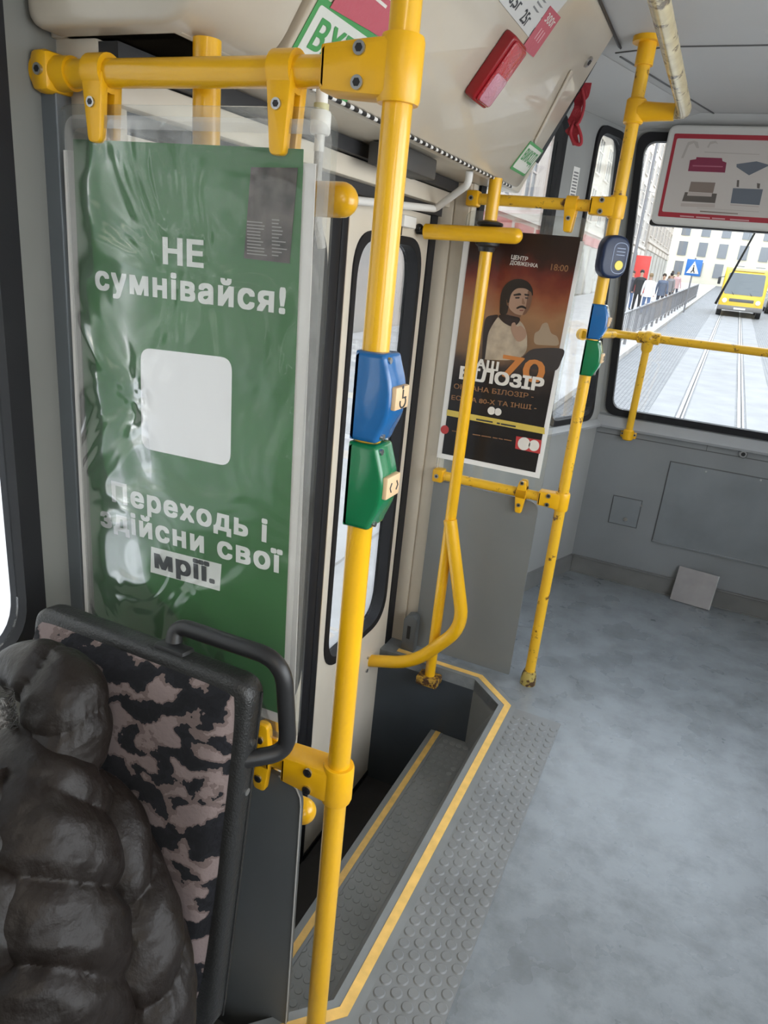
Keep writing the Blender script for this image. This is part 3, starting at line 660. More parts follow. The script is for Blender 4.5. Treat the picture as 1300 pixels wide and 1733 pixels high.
art('hair_print', Z([(416, 604), (422, 470), (446, 405), (500, 366), (560, 360), (612, 382), (638, 430), (640, 475), (622, 470), (560, 440), (500, 470), (478, 540), (466, 604)]), HAIR, 4)
art('face_print', Z([(470, 500), (486, 440), (560, 410), (622, 428), (632, 500), (616, 556), (590, 596), (560, 606), (520, 596), (478, 560)]), SKIN, 5)
art('face_shade_print', Z([(606, 436), (630, 450), (634, 500), (618, 556), (592, 598), (566, 606), (590, 560), (600, 500)]), SKS, 6)
art('ear_print', Z([(462, 500), (478, 500), (480, 545), (466, 540)]), SKS, 6)
art('hair_print', Z([(466, 520), (468, 440), (520, 380), (600, 384), (634, 430), (628, 452), (590, 424), (530, 424), (496, 456), (484, 500), (480, 524)]), HAIR, 7)
for ps in ([(508, 466), (552, 456), (562, 464), (560, 472), (512, 476)], [(582, 460), (616, 466), (614, 476), (584, 474)]): art('brow_print', Z(ps), HAIR, 8)
for ps in ([(520, 484), (552, 482), (550, 494), (522, 494)], [(586, 484), (610, 486), (608, 496), (588, 494)]): art('eye_print', Z(ps), INK('ink_eye', (0.05, 0.035, 0.03)), 8)
art('nose_print', Z([(570, 480), (586, 520), (588, 532), (564, 532)]), INK('ink_nose', (0.25, 0.14, 0.09)), 8)
art('moustache_print', Z([(526, 556), (552, 540), (578, 540), (598, 556), (592, 564), (562, 552), (534, 564)]), HAIR, 8)
art('mouth_print', Z([(548, 568), (580, 568), (574, 577), (552, 576)]), INK('ink_lip', (0.2, 0.07, 0.05)), 8)
art('hand_print', Z([(490, 690), (500, 655), (520, 650), (530, 685), (560, 670), (600, 715), (590, 760), (540, 790), (505, 740)]), SKIN, 6)
yl = y0-0.0026
def T2(s, l, r, m, bold=0.02, sp_=1.0, h=None, vs=1.0): T(t, s, l, r, yl, m, bold, sp_, h, vs=vs)
T2('НАШ', (789, 619), (843, 628), INKW, 0.04, 1.0, vs=0.80); T2('70', (846, 636), (919, 649), INKO, 0.02, vs=0.66)
T(t, 'БІЛОЗІР', (777, 640), (919, 662), yl-0.0004, INKW, 0.045, vs=0.80)
T2('ОКСАНА БІЛОЗІР -', (768, 657), (903, 675), INKD, 0.015, vs=0.75); T2('ЕСТРА 80-Х ТА ІНШІ -', (764, 676), (908, 694), INKD, 0.015, vs=0.75)
T2('ЦЕНТР', (865, 438), (893, 442), INKW, 0.03); T2('ДОВЖЕНКА', (863, 447), (910, 453), INKW, 0.02)
T2('18:00', (932, 457), (961, 460), INKD, 0.01)
art('band_print', [(757, 693), (922, 724), (922, 735), (756, 703)], INKY, 2, smooth_pts=False)
art('red_box_print', [(874, 738), (917, 745), (914, 768), (872, 759)], INKR, 2, smooth_pts=False)
def disc_art(nm, u, v, r, m, k): art(nm, [(u+r*math.cos(a), v+r*1.05*math.sin(a)) for a in [2*math.pi*i/20 for i in range(20)]], m, k, smooth_pts=False)
for u, v, r, k in ((832, 695, 6.5, 3), (843, 697, 6, 3), (887, 751, 10.5, 3), (904, 754, 9, 3)): disc_art('logo_print', u, v, r, INKW, k)
disc_art('red_dot_print', 753, 727, 7, INKR, 3)
def bars(pix, m, hh=0.0016):
    b = None
    for (u0, v0, u1, v1) in pix:
        a, c = pY(u0, v0, yl), pY(u1, v1, yl); e = prism([(a.x, a.z-hh), (c.x, c.z-hh), (c.x, c.z+hh), (a.x, a.z+hh)], mXZ, yl, yl-0.0004); b = e if b is None else join(b, e)
    obj('fine_print', b, m, t, smooth=False)
bars([(806, 709.5, 834, 714.5), (841, 716, 846, 717), (848, 717.5, 873, 722)], mat('dark_print', (0.035, 0.04, 0.045)), 0.0028)
bars([(765, 729, 777, 731), (800, 735, 813, 737), (815, 737.5, 831, 740), (834, 740.5, 842, 742), (844, 742, 851, 743.5), (853, 743.5, 866, 746)], INKD, 0.0016)

# card reader and buttons on the far pole
cr_ = thing('card_reader', 'oval dark blue card reader with yellow disc on the worn far pole', 'card reader', (P3[0], P3[1], 1.62))
nv = Vector((0.62, -0.78, 0)).normalized(); uv = Vector((0, 0, 1)); rv = nv.cross(uv)*-1
c0 = pY(1038, 435, P3[1]-0.03)
def mC(s, z, d): return c0 + rv*s + uv*z + nv*d
ov = rrect(-0.048, 0.048, -0.066, 0.066, 0.046, 10)
obj('housing', prism(ov, mC, -0.03, 0.016, 0.010, 3), mat('navy_plastic', (0.006, 0.018, 0.06), 0.42), cr_)
obj('face_ring', plate(rrect(-0.012, 0.040, -0.050, 0.045, 0.025, 8), [rrect(-0.010, 0.038, -0.048, 0.043, 0.023, 8)], mC, 0.0162, 0.0168), mat('pale_blue_line', (0.3, 0.36, 0.5), 0.5), cr_, smooth=False)
obj('sensor_dot', prism([(0.015+0.0145*math.cos(a), -0.024+0.0145*math.sin(a)) for a in [2*math.pi*i/24 for i in range(24)]], mC, 0.016, 0.018), mat('yellow_disc', (0.80, 0.66, 0.06), 0.4), cr_, label='bright yellow disc')
b = None
for k in range(3):
    e = prism(rrect(0.0, 0.03, 0.006+0.010*k, 0.0085+0.010*k, 0.0008, 2), mC, 0.0160, 0.0168); b = e if b is None else join(b, e)
obj('print_lines', b, MATS['pale_blue_line'], cr_, smooth=False)
request_button('request_button', 'small blue request button on the far worn pole, under the oval card reader', None, P3[0], P3[1], 1.366, 1.480, BLUE)
request_button('request_button', 'small green request button lowest on the far worn pole', None, P3[0], P3[1], 1.243, 1.362, GRN, sym=False)

# ================================================================ SEAT
SO = Vector((0, 0.672, 0.33)); SE = Vector((0, 0.131, 0.9914)); SN = Vector((0, -0.9914, 0.131))
def mS(s, q, d): return SO + Vector((s, 0, 0)) + SE*q + SN*d
SHELL = mat('seat_shell', (0.014, 0.014, 0.0135), 0.40, bump=0.25, bscale=260)  # base darkened to stand in for shade from unseen passengers
def camo():
    m = bpy.data.materials.new('patterned_plush'); m.use_nodes = True; n = m.node_tree.nodes; l = m.node_tree.links; b = n['Principled BSDF']
    b.inputs['Roughness'].default_value = 0.9; b.inputs['Sheen Weight'].default_value = 0.08; b.inputs['Specular IOR Level'].default_value = 0.15
    tco = n.new('ShaderNodeTexCoord')
    mp = n.new('ShaderNodeMapping'); mp.inputs['Rotation'].default_value = (0, math.radians(40), 0); mp.inputs['Scale'].default_value = (1.0, 1, 1.6); l.new(tco.outputs['Object'], mp.inputs[0])
    fz = n.new('ShaderNodeTexNoise'); fz.inputs['Scale'].default_value = 90; l.new(tco.outputs['Object'], fz.inputs['Vector'])
    mixv = n.new('ShaderNodeMix'); mixv.data_type = 'VECTOR'; mixv.inputs[0].default_value = 0.018; l.new(mp.outputs[0], mixv.inputs[4]); l.new(fz.outputs['Color'], mixv.inputs[5])
    t = n.new('ShaderNodeTexNoise'); t.inputs['Scale'].default_value = 21; t.inputs['Detail'].default_value = 0.6; t.inputs['Distortion'].default_value = 0.55; l.new(mixv.outputs[1], t.inputs['Vector'])
    r_ = n.new('ShaderNodeValToRGB'); r_.color_ramp.interpolation = 'CONSTANT'; e = r_.color_ramp.elements
    e[0].position = 0; e[0].color = (0.009, 0.009, 0.011, 1); e[1].position = 0.487; e[1].color = (0.135, 0.102, 0.094, 1)  # taupe lowered too, the same passenger shade put into the plush
    k = e.new(0.55); k.color = (0.20, 0.155, 0.148, 1); k = e.new(0.40); k.color = (0.012, 0.012, 0.015, 1)
    l.new(t.outputs[0], r_.inputs[0]); l.new(r_.outputs[0], b.inputs['Base Color'])
    bp = n.new('ShaderNodeBump'); bp.inputs['Strength'].default_value = 0.4; bp.inputs['Distance'].default_value = 0.004; l.new(fz.outputs[0], bp.inputs['Height']); l.new(bp.outputs[0], b.inputs['Normal'])
    return m
CAMO = camo()
t = thing('passenger_chair', 'passenger seat with black and taupe patterned plush back in a dark plastic shell', 'seat', (-0.72, 0.62, 0.0))
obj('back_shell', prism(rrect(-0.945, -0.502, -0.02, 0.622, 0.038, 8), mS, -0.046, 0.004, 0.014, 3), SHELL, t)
# pillowed back cushion
b = bmn(); N1, N2 = 24, 32; x0, x1, q0, q1 = -0.940, -0.520, 0.02, 0.604; gg = []
for i in range(N2+1):
    row = []
    for j in range(N1+1):
        a, c = j/N1*2-1, i/N2*2-1
        sx = math.copysign(abs(a)**0.8, a); sz = math.copysign(abs(c)**0.8, c)
        k = (max(0, 1-a**8)*max(0, 1-c**10))**0.5
        cxr = 0.5*(x0+x1)+sx*(x1-x0)/2*(1-0.03*abs(c)**8); cq = 0.5*(q0+q1)+sz*(q1-q0)/2*(1-0.02*abs(a)**8)
        cxr -= 0.03*max(0, (0.5-i/N2))**1.5*max(0, a)
        row.append(b.verts.new(mS(cxr, cq, 0.002+0.026*k)))
    gg.append(row)
for i in range(N2):
    for j in range(N1): b.faces.new((gg[i][j], gg[i][j+1], gg[i+1][j+1], gg[i+1][j]))
bmesh.ops.recalc_face_normals(b, faces=list(b.faces))
for f in b.faces:
    if f.normal.dot(SN) < 0: f.normal_flip()
obj('back_cushion', b, CAMO, t, label='black and taupe patterned plush cushion')
obj('seat_cushion', rbox((-0.935, 0.24, 0.42), (-0.57, 0.66, 0.495), 0.035, 4), CAMO, t)
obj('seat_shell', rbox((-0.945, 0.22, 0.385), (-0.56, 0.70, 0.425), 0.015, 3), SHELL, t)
obj('pedestal', join(rbox((-0.80, 0.35, 0.0), (-0.64, 0.62, 0.03), 0.008), rbox((-0.77, 0.42, 0.03), (-0.67, 0.55, 0.39), 0.02)), mat('pedestal_grey', (0.1, 0.1, 0.105), 0.45), t)
hy = 0.785
hp = [pY(296, 1118, 0.80), pY(300, 1058, 0.80), pY(480, 1118, 0.80), pY(489, 1262, 0.80), pY(424, 1290, 0.765)]
hpts = [mS(-0.665, 0.60, -0.022), hp[1]+Vector((-0.005, 0, 0.0)), hp[2], hp[3]+Vector((0, 0, -0.012)), Vector((-0.512, 0.752, 0.812))]
h = obj('grab_handle', tube(hpts, 0.0135, 20, bend=0.045, round_end=1), BLACK, t, label='black plastic grab handle')
obj('handle_foot', obox(mS(-0.665, 0.620, -0.022), ((1, 0, 0), SE, SN), (0.06, 0.018, 0.032), 0.006), BLACK, h)
for q_ in (0.435, 0.52): obj('screw', cyl(mS(-0.503, q_, -0.02), mS(-0.4995, q_, -0.02), 0.006, 12), STEEL, t)
obj('shell_seam', tube([mS(-0.5018, 0.0, -0.030), mS(-0.5018, 0.60, -0.030)], 0.002, 8), mat('seam_black', (0.01, 0.01, 0.01)), t)

# ================================================================ PUFFER JACKET slumped in the seat
NYLON = mat('black_brown_nylon', (0.0105, 0.0072, 0.0056), 0.48, spec=0.30, var=0.2, vscale=10, bump=0.5, bscale=30)  # base colour lowered to carry the shade of this dim corner
def puff(pts, rad, quilts, seg=84, sub=36, squash=(1, 1), seed=0, depth=0.20, wr=0.05, twist=0.0):
    """quilted tube: centres pts, radii rad, baffles sewn every 1/quilts of its length"""
    P = [Vector(p) for p in pts]; n = (len(P)-1)*sub; b = bmn(); rings = []
    def cat(a, k):
        i = min(int(k), len(a)-2); f = k-i
        p0, p1, p2, p3 = a[max(i-1, 0)], a[i], a[i+1], a[min(i+2, len(a)-1)]
        return p1*1.0 + (p2-p0)*0.5*f + (p0*1.0-p1*2.5+p2*2.0-p3*0.5)*f*f + (p1*1.5-p2*1.5+(p3-p0)*0.5)*f*f*f
    u = None
    for i in range(n+1):
        k = i/n*(len(P)-1); c = cat(P, k); tt = (cat(P, min(k+0.05, len(P)-1))-cat(P, max(k-0.05, 0))).normalized()
        if u is None: u, v = frame_of(tt)
        else: u = (u-tt*u.dot(tt)).normalized(); v = tt.cross(u)
        r0 = cat(rad, k); ring = []
        for j in range(seg):
            a = 2*math.pi*j/seg
            d = u*math.cos(a)*squash[0]+v*math.sin(a)*squash[1]
            ph = (i/n+twist*math.sin(a+seed)*0.06+0.02*noise.noise(Vector((a, seed, i/n*3))))*quilts
            s_ = abs(math.sin(math.pi*ph))
            q = 1-depth*(1-min(1, s_*1.35)**0.85)
            pp = c+d*r0
            wn_ = noise.noise(pp*16+Vector((seed, 0, 0)))*0.6+noise.noise(pp*34+Vector((0, seed, 0)))*0.35
            stretch = noise.noise(Vector((math.cos(a)*7+seed, math.sin(a)*7, ph*0.8)))*(1-s_)**2*0.7
            ring.append(b.verts.new(c+d*r0*(q+wr*(wn_+stretch))))
        rings.append(ring)
    for i in range(n):
        for j in range(seg): b.faces.new((rings[i][j], rings[i][(j+1) % seg], rings[i+1][(j+1) % seg], rings[i+1][j]))
    for rg, fl_ in ((rings[0], True), (rings[-1], False)):
        c = b.verts.new(sum((q.co for q in rg), Vector())/seg)
        for j in range(seg): b.faces.new((rg[j], rg[(j+1) % seg], c) if not fl_ else (rg[(j+1) % seg], rg[j], c))
    bmesh.ops.recalc_face_normals(b, faces=list(b.faces)); return b
t = thing('jacket', 'black-brown quilted puffer jacket slumped against the patterned seat back', 'jacket', (-0.86, 0.48, 0.50))
def J(u, v, y): return pY(u, v, y)
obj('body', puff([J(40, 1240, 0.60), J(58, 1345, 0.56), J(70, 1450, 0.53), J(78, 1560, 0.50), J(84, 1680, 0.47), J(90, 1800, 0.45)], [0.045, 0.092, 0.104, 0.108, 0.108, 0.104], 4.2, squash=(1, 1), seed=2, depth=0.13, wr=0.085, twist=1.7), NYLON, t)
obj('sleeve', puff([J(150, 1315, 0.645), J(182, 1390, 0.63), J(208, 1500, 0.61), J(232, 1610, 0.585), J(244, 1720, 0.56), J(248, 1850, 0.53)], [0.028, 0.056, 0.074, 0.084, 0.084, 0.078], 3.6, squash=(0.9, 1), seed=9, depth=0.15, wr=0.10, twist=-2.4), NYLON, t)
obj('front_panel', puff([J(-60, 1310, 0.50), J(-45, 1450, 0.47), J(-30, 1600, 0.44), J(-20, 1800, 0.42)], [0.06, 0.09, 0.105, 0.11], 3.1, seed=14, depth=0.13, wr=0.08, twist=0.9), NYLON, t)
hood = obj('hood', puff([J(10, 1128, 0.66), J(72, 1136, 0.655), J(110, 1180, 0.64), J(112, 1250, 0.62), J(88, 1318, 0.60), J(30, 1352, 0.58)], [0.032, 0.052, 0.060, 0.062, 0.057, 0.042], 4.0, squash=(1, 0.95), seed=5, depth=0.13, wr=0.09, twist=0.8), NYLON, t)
b = None
FUR = mat('grey_fleece', (0.30, 0.29, 0.28), 0.95, var=0.85, vscale=160, bump=1.0, bscale=220)
obj('hood_lining', puff([J(-6, 1185, 0.60), J(2, 1240, 0.59), J(4, 1300, 0.585), J(-8, 1345, 0.58)], [0.012, 0.026, 0.026, 0.012], 1, seed=3, depth=0.0, wr=0.2), FUR, hood)
b = None
for k in range(240):
    a = k/240; p = J(20+10*math.sin(a*math.pi)+random.uniform(-3, 3), 1165+180*a, 0.575); dn = Vector((random.uniform(-0.9, 0.3), random.uniform(-0.8, 0.0), random.uniform(-0.6, 0.6))).normalized()
    e = tube([p, p+dn*random.uniform(0.010, 0.018)], [0.0011, 0.0003], 4); b = e if b is None else join(b, e)
obj('fur_trim', b, mat('dark_fur', (0.03, 0.028, 0.026), 0.8), hood)

# ================================================================ OVERHEAD BOX above the door
FU, FN = Vector((0.562, 0, 0.827)).normalized(), Vector((0.827, 0, -0.562)).normalized()
F0 = Vector((-0.757, 0, 1.832))
def mF(s, q, d): return F0 + Vector((0, s, 0)) + FU*q + FN*d           # s along the car, q up the slope, d outward
def pF(u, v, d=0.0):
    p = pP(u, v, F0+FN*d, FN); return (p.y, (p-F0).dot(FU))
QT = (ZC-0.004-1.832)/FU.z
t = thing('overhead_box', 'cream overhead equipment box with sloping front cover above the doorway', 'overhead box', (-0.9, 1.7, 1.83))
core = [(-1.058, 1.832), (-0.80, 1.832), (-0.79, 1.836), (-0.52, ZC-0.004), (-1.058, ZC-0.004)]
b = bmn(); A = []; B = []
for x, z in core: A.append(b.verts.new((x, 0.955, z))); B.append(b.verts.new((x, 2.58 if x < -1 else 2.84-(z-1.832)*0.55, z)))
b.faces.new(A); b.faces.new(B[::-1])
for i in range(5): b.faces.new((A[i-1], A[i], B[i], B[i-1]))
bmesh.ops.recalc_face_normals(b, faces=list(b.faces)); obj('body', b, CREAM, t, smooth=False)
endp = roundpoly([(-1.058, 1.832), (-0.757, 1.832), (-0.497, ZC-0.004), (-1.058, ZC-0.004)], [0.03, 0.055, 0, 0], 8)
obj('end_cap', prism(endp, mXZ, 0.905, 1.135, 0.018, 4), CREAMB, t)
fl_ = roundpoly([(1.142, 0.0), (2.70, 0.0), (2.50, QT), (1.142, QT)], [0.012, 0.04, 0.0, 0.0], 6)
flap = obj('front_flap', prism(fl_, mF, -0.03, 0.0, 0.006, 3), CREAMB, t)
b = cyl((-0.757, 1.15, 1.829), (-0.757, 2.62, 1.829), 0.0042, 10); obj('hinge', b, WHITE, flap)
b = None
for k in range(40):
    e = cyl((-0.757, 1.16+k*0.0365, 1.829), (-0.757, 1.18+k*0.0365, 1.829), 0.0047, 10); b = e if b is None else join(b, e)
obj('hinge_knuckles', b, BLACK, flap)
s_, q_ = pF(995, 104); obj('lock', join(cyl(mF(s_, q_, 0), mF(s_, q_, 0.006), 0.016, 16)), STEEL, flap); 
obj('lock_core', cyl(mF(s_, q_, 0.006), mF(s_, q_, 0.008), 0.008, 6), BLACK, flap)
a, c = pF(966, 115), pF(902, 240)
gv = [(a[0], a[1]), (a[0]+0.035, a[1]), (c[0]+0.035, c[1]), (c[0], c[1])]
obj('embossed_handle', prism(roundpoly(gv, 0.015, 4), mF, 0.0, 0.006, 0.003), CREAMB, flap)
a = [pF(u, v) for u, v in ((1012, 118), (1030, 100), (962, 262), (942, 262))]
obj('recess', prism([(2.56, QT*0.86), (2.62, QT*0.86), (2.80, 0.10), (2.735, 0.10)], mF, -0.045, -0.028), DARK, t, smooth=False)
obj('top_trim', prism([(0.93, QT-0.004), (2.63, QT-0.004), (2.63, QT+0.002), (0.93, QT+0.002)], mF, -0.005, 0.006), BLACK, t, smooth=False)
# signs on the box
SG = mat('sign_green', (0.07, 0.30, 0.09), 0.5); SW = mat('sign_white', (0.66, 0.66, 0.60), 0.5, bump=0.1, bscale=90); PINK = mat('pink_print', (0.50, 0.10, 0.13), 0.5, bump=0.15, bscale=90)
def face_sign(name, label, s0, s1, q0, q1, word, cat='sign'):
    k = thing(name, label, cat, mF((s0+s1)/2, q0, 0.001))
    obj('plate', prism(rrect(s0, s1, q0, q1, 0.006, 4), mF, 0.0006, 0.0018), SG, k, smooth=False)
    e = 0.07*(q1-q0)+0.002; obj('field', prism(rrect(s0+e, s1-e, q0+e, q1-e, 0.006, 4), mF, 0.0018, 0.0024), SW, k, smooth=False)
    m_ = 0.13*(s1-s0); h_ = (q1-q0)*0.46; qm = (q1+q0)/2-h_/2+0.06*(q1-q0)
    obj('lettering', text_bm(word, mF(s0+m_, qm, 0.0026), mF(s1-m_, qm, 0.0026), FU, FN, 0.03, 1.05, h_), SG, k, smooth=False)
face_sign('entrance_sign', 'green and white ВХІД sign on the near end of the overhead box', 1.150, 1.385, 0.000, 0.125, 'ВХІД')
face_sign('exit_sign', 'small green and white ВИХІД sign at the far lower corner of the overhead box', 2.475, 2.655, 0.045, 0.145, 'ВИХІД')
k = thing('notice', 'pink notice sheet pasted over the top corner of the ВХІД sign', 'notice', mF(1.28, 0.12, 0.003))
pk = [(1.185, 0.118), (1.375, 0.128), (1.385, 0.26), (1.195, 0.26)]
obj('sheet', prism(pk, mF, 0.0028, 0.0036), PINK, k, smooth=False)
b = None
for (s0, s1, q0) in ((1.255, 1.33, 0.196), (1.265, 1.35, 0.182), (1.27, 1.33, 0.168), (1.24, 1.34, 0.22), (1.26, 1.34, 0.235)):
    e = prism([(s0, q0), (s1, q0), (s1, q0+0.005), (s0, q0+0.005)], mF, 0.0036, 0.0041); b = e if b is None else join(b, e)
obj('print_lines', b, INKW, k, smooth=False)
k = thing('marker_lamp', 'red rectangular marker lamp on the sloping face of the overhead box', 'lamp', mF(1.9, 0.13, 0.0))
LC = [pF(*p, 0.02) for p in ((787, 165), (824, 182), (877, 76), (848, 45))]
sA, sB = 1.822, 1.932; qA, qB = 0.138, 0.296
obj('housing', prism(rrect(sA, sB, qA, qB, 0.014, 5), mF, 0.0, 0.030, 0.005, 3), mat('dark_red_plastic', (0.28, 0.008, 0.012), 0.25), k)
LR = mat('red_lens', (0.42, 0.02, 0.03), 0.1, coat=0.6, bump=0.3, bscale=150)
obj('lens', prism(rrect(sA+0.012, sB-0.004, qA+0.006, qB-0.006, 0.012, 5), mF, 0.028, 0.037, 0.005, 3), LR, k)
obj('reflector', prism(rrect(sA+0.016, sB-0.008, qA+0.01, (qA+qB)/2, 0.010, 5), mF, 0.036, 0.0385, 0.002, 2), mat('pink_reflector', (0.55, 0.24, 0.30), 0.12, coat=0.5, bump=0.3, bscale=150), k)
k = thing('price_list', 'white fare notice with black prices along the top of the overhead box', 'notice', mF(1.8, 0.33, 0.001))
pr = [pF(u, v) for u, v in ((812, 0), (912, 82), (934, 28), (900, -30), (800, -80))]
obj('sheet', prism([(1.60, 0.315), (2.00, 0.318), (2.03, 0.44), (1.60, 0.44)], mF, 0.0006, 0.0016), mat('pale_paper', (0.62, 0.61, 0.58), 0.5), k, smooth=False)
for wd, s0, s1, q0, hh in (('15г', 1.665, 1.715, 0.328, 0.026), ('6,5г', 1.745, 1.815, 0.325, 0.028), ('25г', 1.85, 1.905, 0.324, 0.026), ('10г', 1.955, 1.982, 0.321, 0.02)):
    obj('lettering', text_bm(wd, mF(s0, q0, 0.0018), mF(s1, q0, 0.0018), FU, FN, 0.02, 1, hh), mat('dark_print', (0.035, 0.04, 0.045)), k, smooth=False)
b = None
for i in range(4):
    for j in range(3):
        s0 = 1.70+0.085*i+random.uniform(0, 0.01); q0 = 0.362+0.012*j; e = prism([(s0, q0), (s0+random.uniform(0.03, 0.06), q0), (s0+0.05, q0+0.004), (s0, q0+0.004)], mF, 0.0016, 0.0020); b = join(b, e) if b else e
obj('print_lines', b, mat('grey_print', (0.2, 0.2, 0.2)), k, smooth=False)
k = thing('notice', 'small pink sheet with 300г at the right end of the white fare notice', 'notice', mF(2.0, 0.3, 0.002))
obj('sheet', prism([(1.962, 0.292), (2.062, 0.298), (2.056, 0.400), (1.956, 0.394)], mF, 0.0018, 0.0028), PINK, k, smooth=False)
obj('lettering', text_bm('300г', mF(1.975, 0.365, 0.003), mF(2.045, 0.368, 0.003), FU, FN, 0.01, 1, 0.02), INKW, k, smooth=False)
b = None
for i in range(3): e = prism([(1.99+0.017*i, 0.325), (1.995+0.017*i, 0.325), (1.995+0.017*i, 0.352), (1.99+0.017*i, 0.352)], mF, 0.0028, 0.0033); b = join(b, e) if b else e
obj('print_lines', b, mat('pink_pale', (0.7, 0.4, 0.42)), k, smooth=False)
# red webbing straps hanging out of the far end
RED = mat('red_webbing', (0.40, 0.025, 0.04), 0.6, bump=0.3, bscale=120)
sp0 = [pY(992, 140, 2.66), pY(980, 172, 2.68), pY(972, 205, 2.69), pY(968, 222, 2.70), pY(975, 246, 2.70)]
t = thing('strap', 'dark red webbing strap hanging out of the far end of the overhead box', 'strap', sp0[0])
b = bmn(); rows = []
for i, p in enumerate(fillet(sp0, 0.03, 5)):
    wv = 0.018+0.006*math.sin(i*0.9); rows.append([b.verts.new(p+Vector((wv*s, 0.006*math.sin(i*1.3)*s, 0.0))+Vector((0, dd, 0))) for s, dd in ((-1, 0), (1, 0), (1, 0.004), (-1, 0.004))])
for i in range(len(rows)-1):
    for j in range(4): b.faces.new((rows[i][j], rows[i][(j+1) % 4], rows[i+1][(j+1) % 4], rows[i+1][j]))
b.faces.new(rows[0]); b.faces.new(rows[-1][::-1]); bmesh.ops.recalc_face_normals(b, faces=list(b.faces))
obj('band', b, RED, t)
lp = [pY(u, v, 2.69) for u, v in ((972, 205), (964, 225), (972, 243), (984, 246), (984, 230), (976, 208))]
obj('loop', tube(lp, 0.0055, 10, bend=0.02), RED, t)
obj('hook_cord', tube([pY(985, 150, 2.655), pY(990, 175, 2.665), pY(984, 200, 2.67), pY(976, 212, 2.68)], 0.005, 8, bend=0.02), RED, t)

# ================================================================ door gear under the box
tag(obj('door_rod', tube([(-0.95, 1.80, 1.690), (-0.95, 2.41, 1.728), (-0.80, 2.285, 1.795), (-0.797, 2.275, 1.832)], 0.0115, 14, bend=0.02), WHITE), 'thin white bent rod from the door top up to the overhead box', 'rod')
br = thing('door_roller', 'small black roller bracket on the white rod above the door', 'roller', (-0.95, 1.80, 1.69)); obj('wheel', cyl((-0.965, 1.80, 1.690), (-0.935, 1.80, 1.690), 0.017, 16), BLACK, br); obj('stem', cyl((-0.95, 1.80, 1.69), (-0.95, 1.77, 1.70), 0.008, 10), WHITE, br)
tag(obj('door_motor', rbox((-0.90, 1.78, 1.775), (-0.82, 2.06, 1.829), 0.006), mat('motor_box', (0.06, 0.058, 0.055), 0.5)), 'dark grey motor box tucked under the overhead box', 'box')
mq = thing('door_bracket', 'white bracket at the top of the far door leaf', 'bracket', (-0.99, 2.22, 1.62)); obj('plate', rbox((-0.998, 2.20, 1.655), (-0.965, 2.30, 1.69), 0.004), WHITE, mq); obj('pin', cyl((-0.985, 2.21, 1.63), (-0.985, 2.21, 1.66), 0.010, 12), BLACK, mq)
fp = pY(543, 200, 1.13)
k = thing('air_fitting', 'white air-line fitting hanging from the box beside the green poster', 'fitting', (fp.x, fp.y, 1.60))
obj('neck', cyl((fp.x, fp.y, 1.775), (fp.x, fp.y, 1.835), 0.010, 16), WHITE, k)
obj('nut', tube([(fp.x, fp.y, 1.733), (fp.x, fp.y, 1.737), (fp.x, fp.y, 1.764), (fp.x, fp.y, 1.768)], [0.015, 0.017, 0.017, 0.015], 16), WHITE, k)
obj('collar', cyl((fp.x, fp.y, 1.768), (fp.x, fp.y, 1.778), 0.0125, 16), mat('clear_yellowish', (0.55, 0.52, 0.30), 0.3), k)
obj('stem', cyl((fp.x, fp.y, 1.708), (fp.x, fp.y, 1.735), 0.0085, 14), WHITE, k)
obj('hose', tube([(fp.x, fp.y, 1.712), (fp.x, fp.y, 1.62), (fp.x+0.005, fp.y+0.02, 1.56)], 0.0075, 12, bend=0.03), mat('frosted_hose', (0.42, 0.40, 0.37), 0.35, bump=0.4, bscale=200), k)

# ================================================================ REAR WALL FITTINGS
YR = 3.86
# rail across the tail window
YRR = 3.78
k = thing('handrail', 'horizontal yellow handrail across the tail window with a short leg', 'handrail', (0.2, YRR, 1.3))
zr = pY(1098, 572, YRR).z; xr_ = pY(1098, 572, YRR).x
obj('tube', tube([(-0.545, YRR-0.14, zr+0.012), (-0.50, YRR-0.04, zr+0.006), (-0.42, YRR, zr), (0.85, YRR, zr)], PR, 22, bend=0.06), YELW, k)
lgb = Vector((xr_-0.003, 3.825, 0.822))
obj('leg', cyl((xr_, YRR, zr-0.02), lgb, PR*0.9, 20), YELW, k)
b = tube([(xr_-0.055, YRR, zr), (xr_-0.05, YRR, zr), (xr_+0.05, YRR, zr), (xr_+0.055, YRR, zr)], [0.021, 0.029, 0.029, 0.021], 20); b = join(b, tube([(xr_, YRR, zr), (xr_, YRR+0.004, zr-0.055), (xr_, YRR+0.006, zr-0.065)], [0.03, 0.027, 0.022], 20), ball((xr_, YRR, zr), 0.035))
obj('tee_clamp', b, mat('worn_yellow_paint', (0, 0, 0)), k)
ft = obj('foot', join(tube([lgb+Vector((0, 0, -0.028)), lgb+Vector((0, 0, -0.022)), lgb+Vector((0, 0, 0.022)), lgb+Vector((0, 0, 0.028))], [0.022, 0.027, 0.027, 0.022], 20), rbox(lgb-Vector((0.04, -0.012, 0.022)), lgb+Vector((0.04, 0.033, 0.022)), 0.008)), YELP, k)
for s in (-1, 1): bolt(ft, lgb+Vector((0.031*s, 0.012, 0)), (0, -1, 0), 0.007)
k = thing('handrail', 'short yellow rail stub on the narrow tail side window behind the far pole', 'handrail', mT(1.0, 1.30, 0.05))
q0, q1 = mT(0.90, zr, 0.055), mT(1.20, zr, 0.055); obj('tube', cyl(q0, q1, PR*0.9, 18), YELW, k); obj('bracket', tube([mT(0.92, zr, 0.03), q0+Vector((0, 0.01, 0))], 0.026, 16), YELW, k)
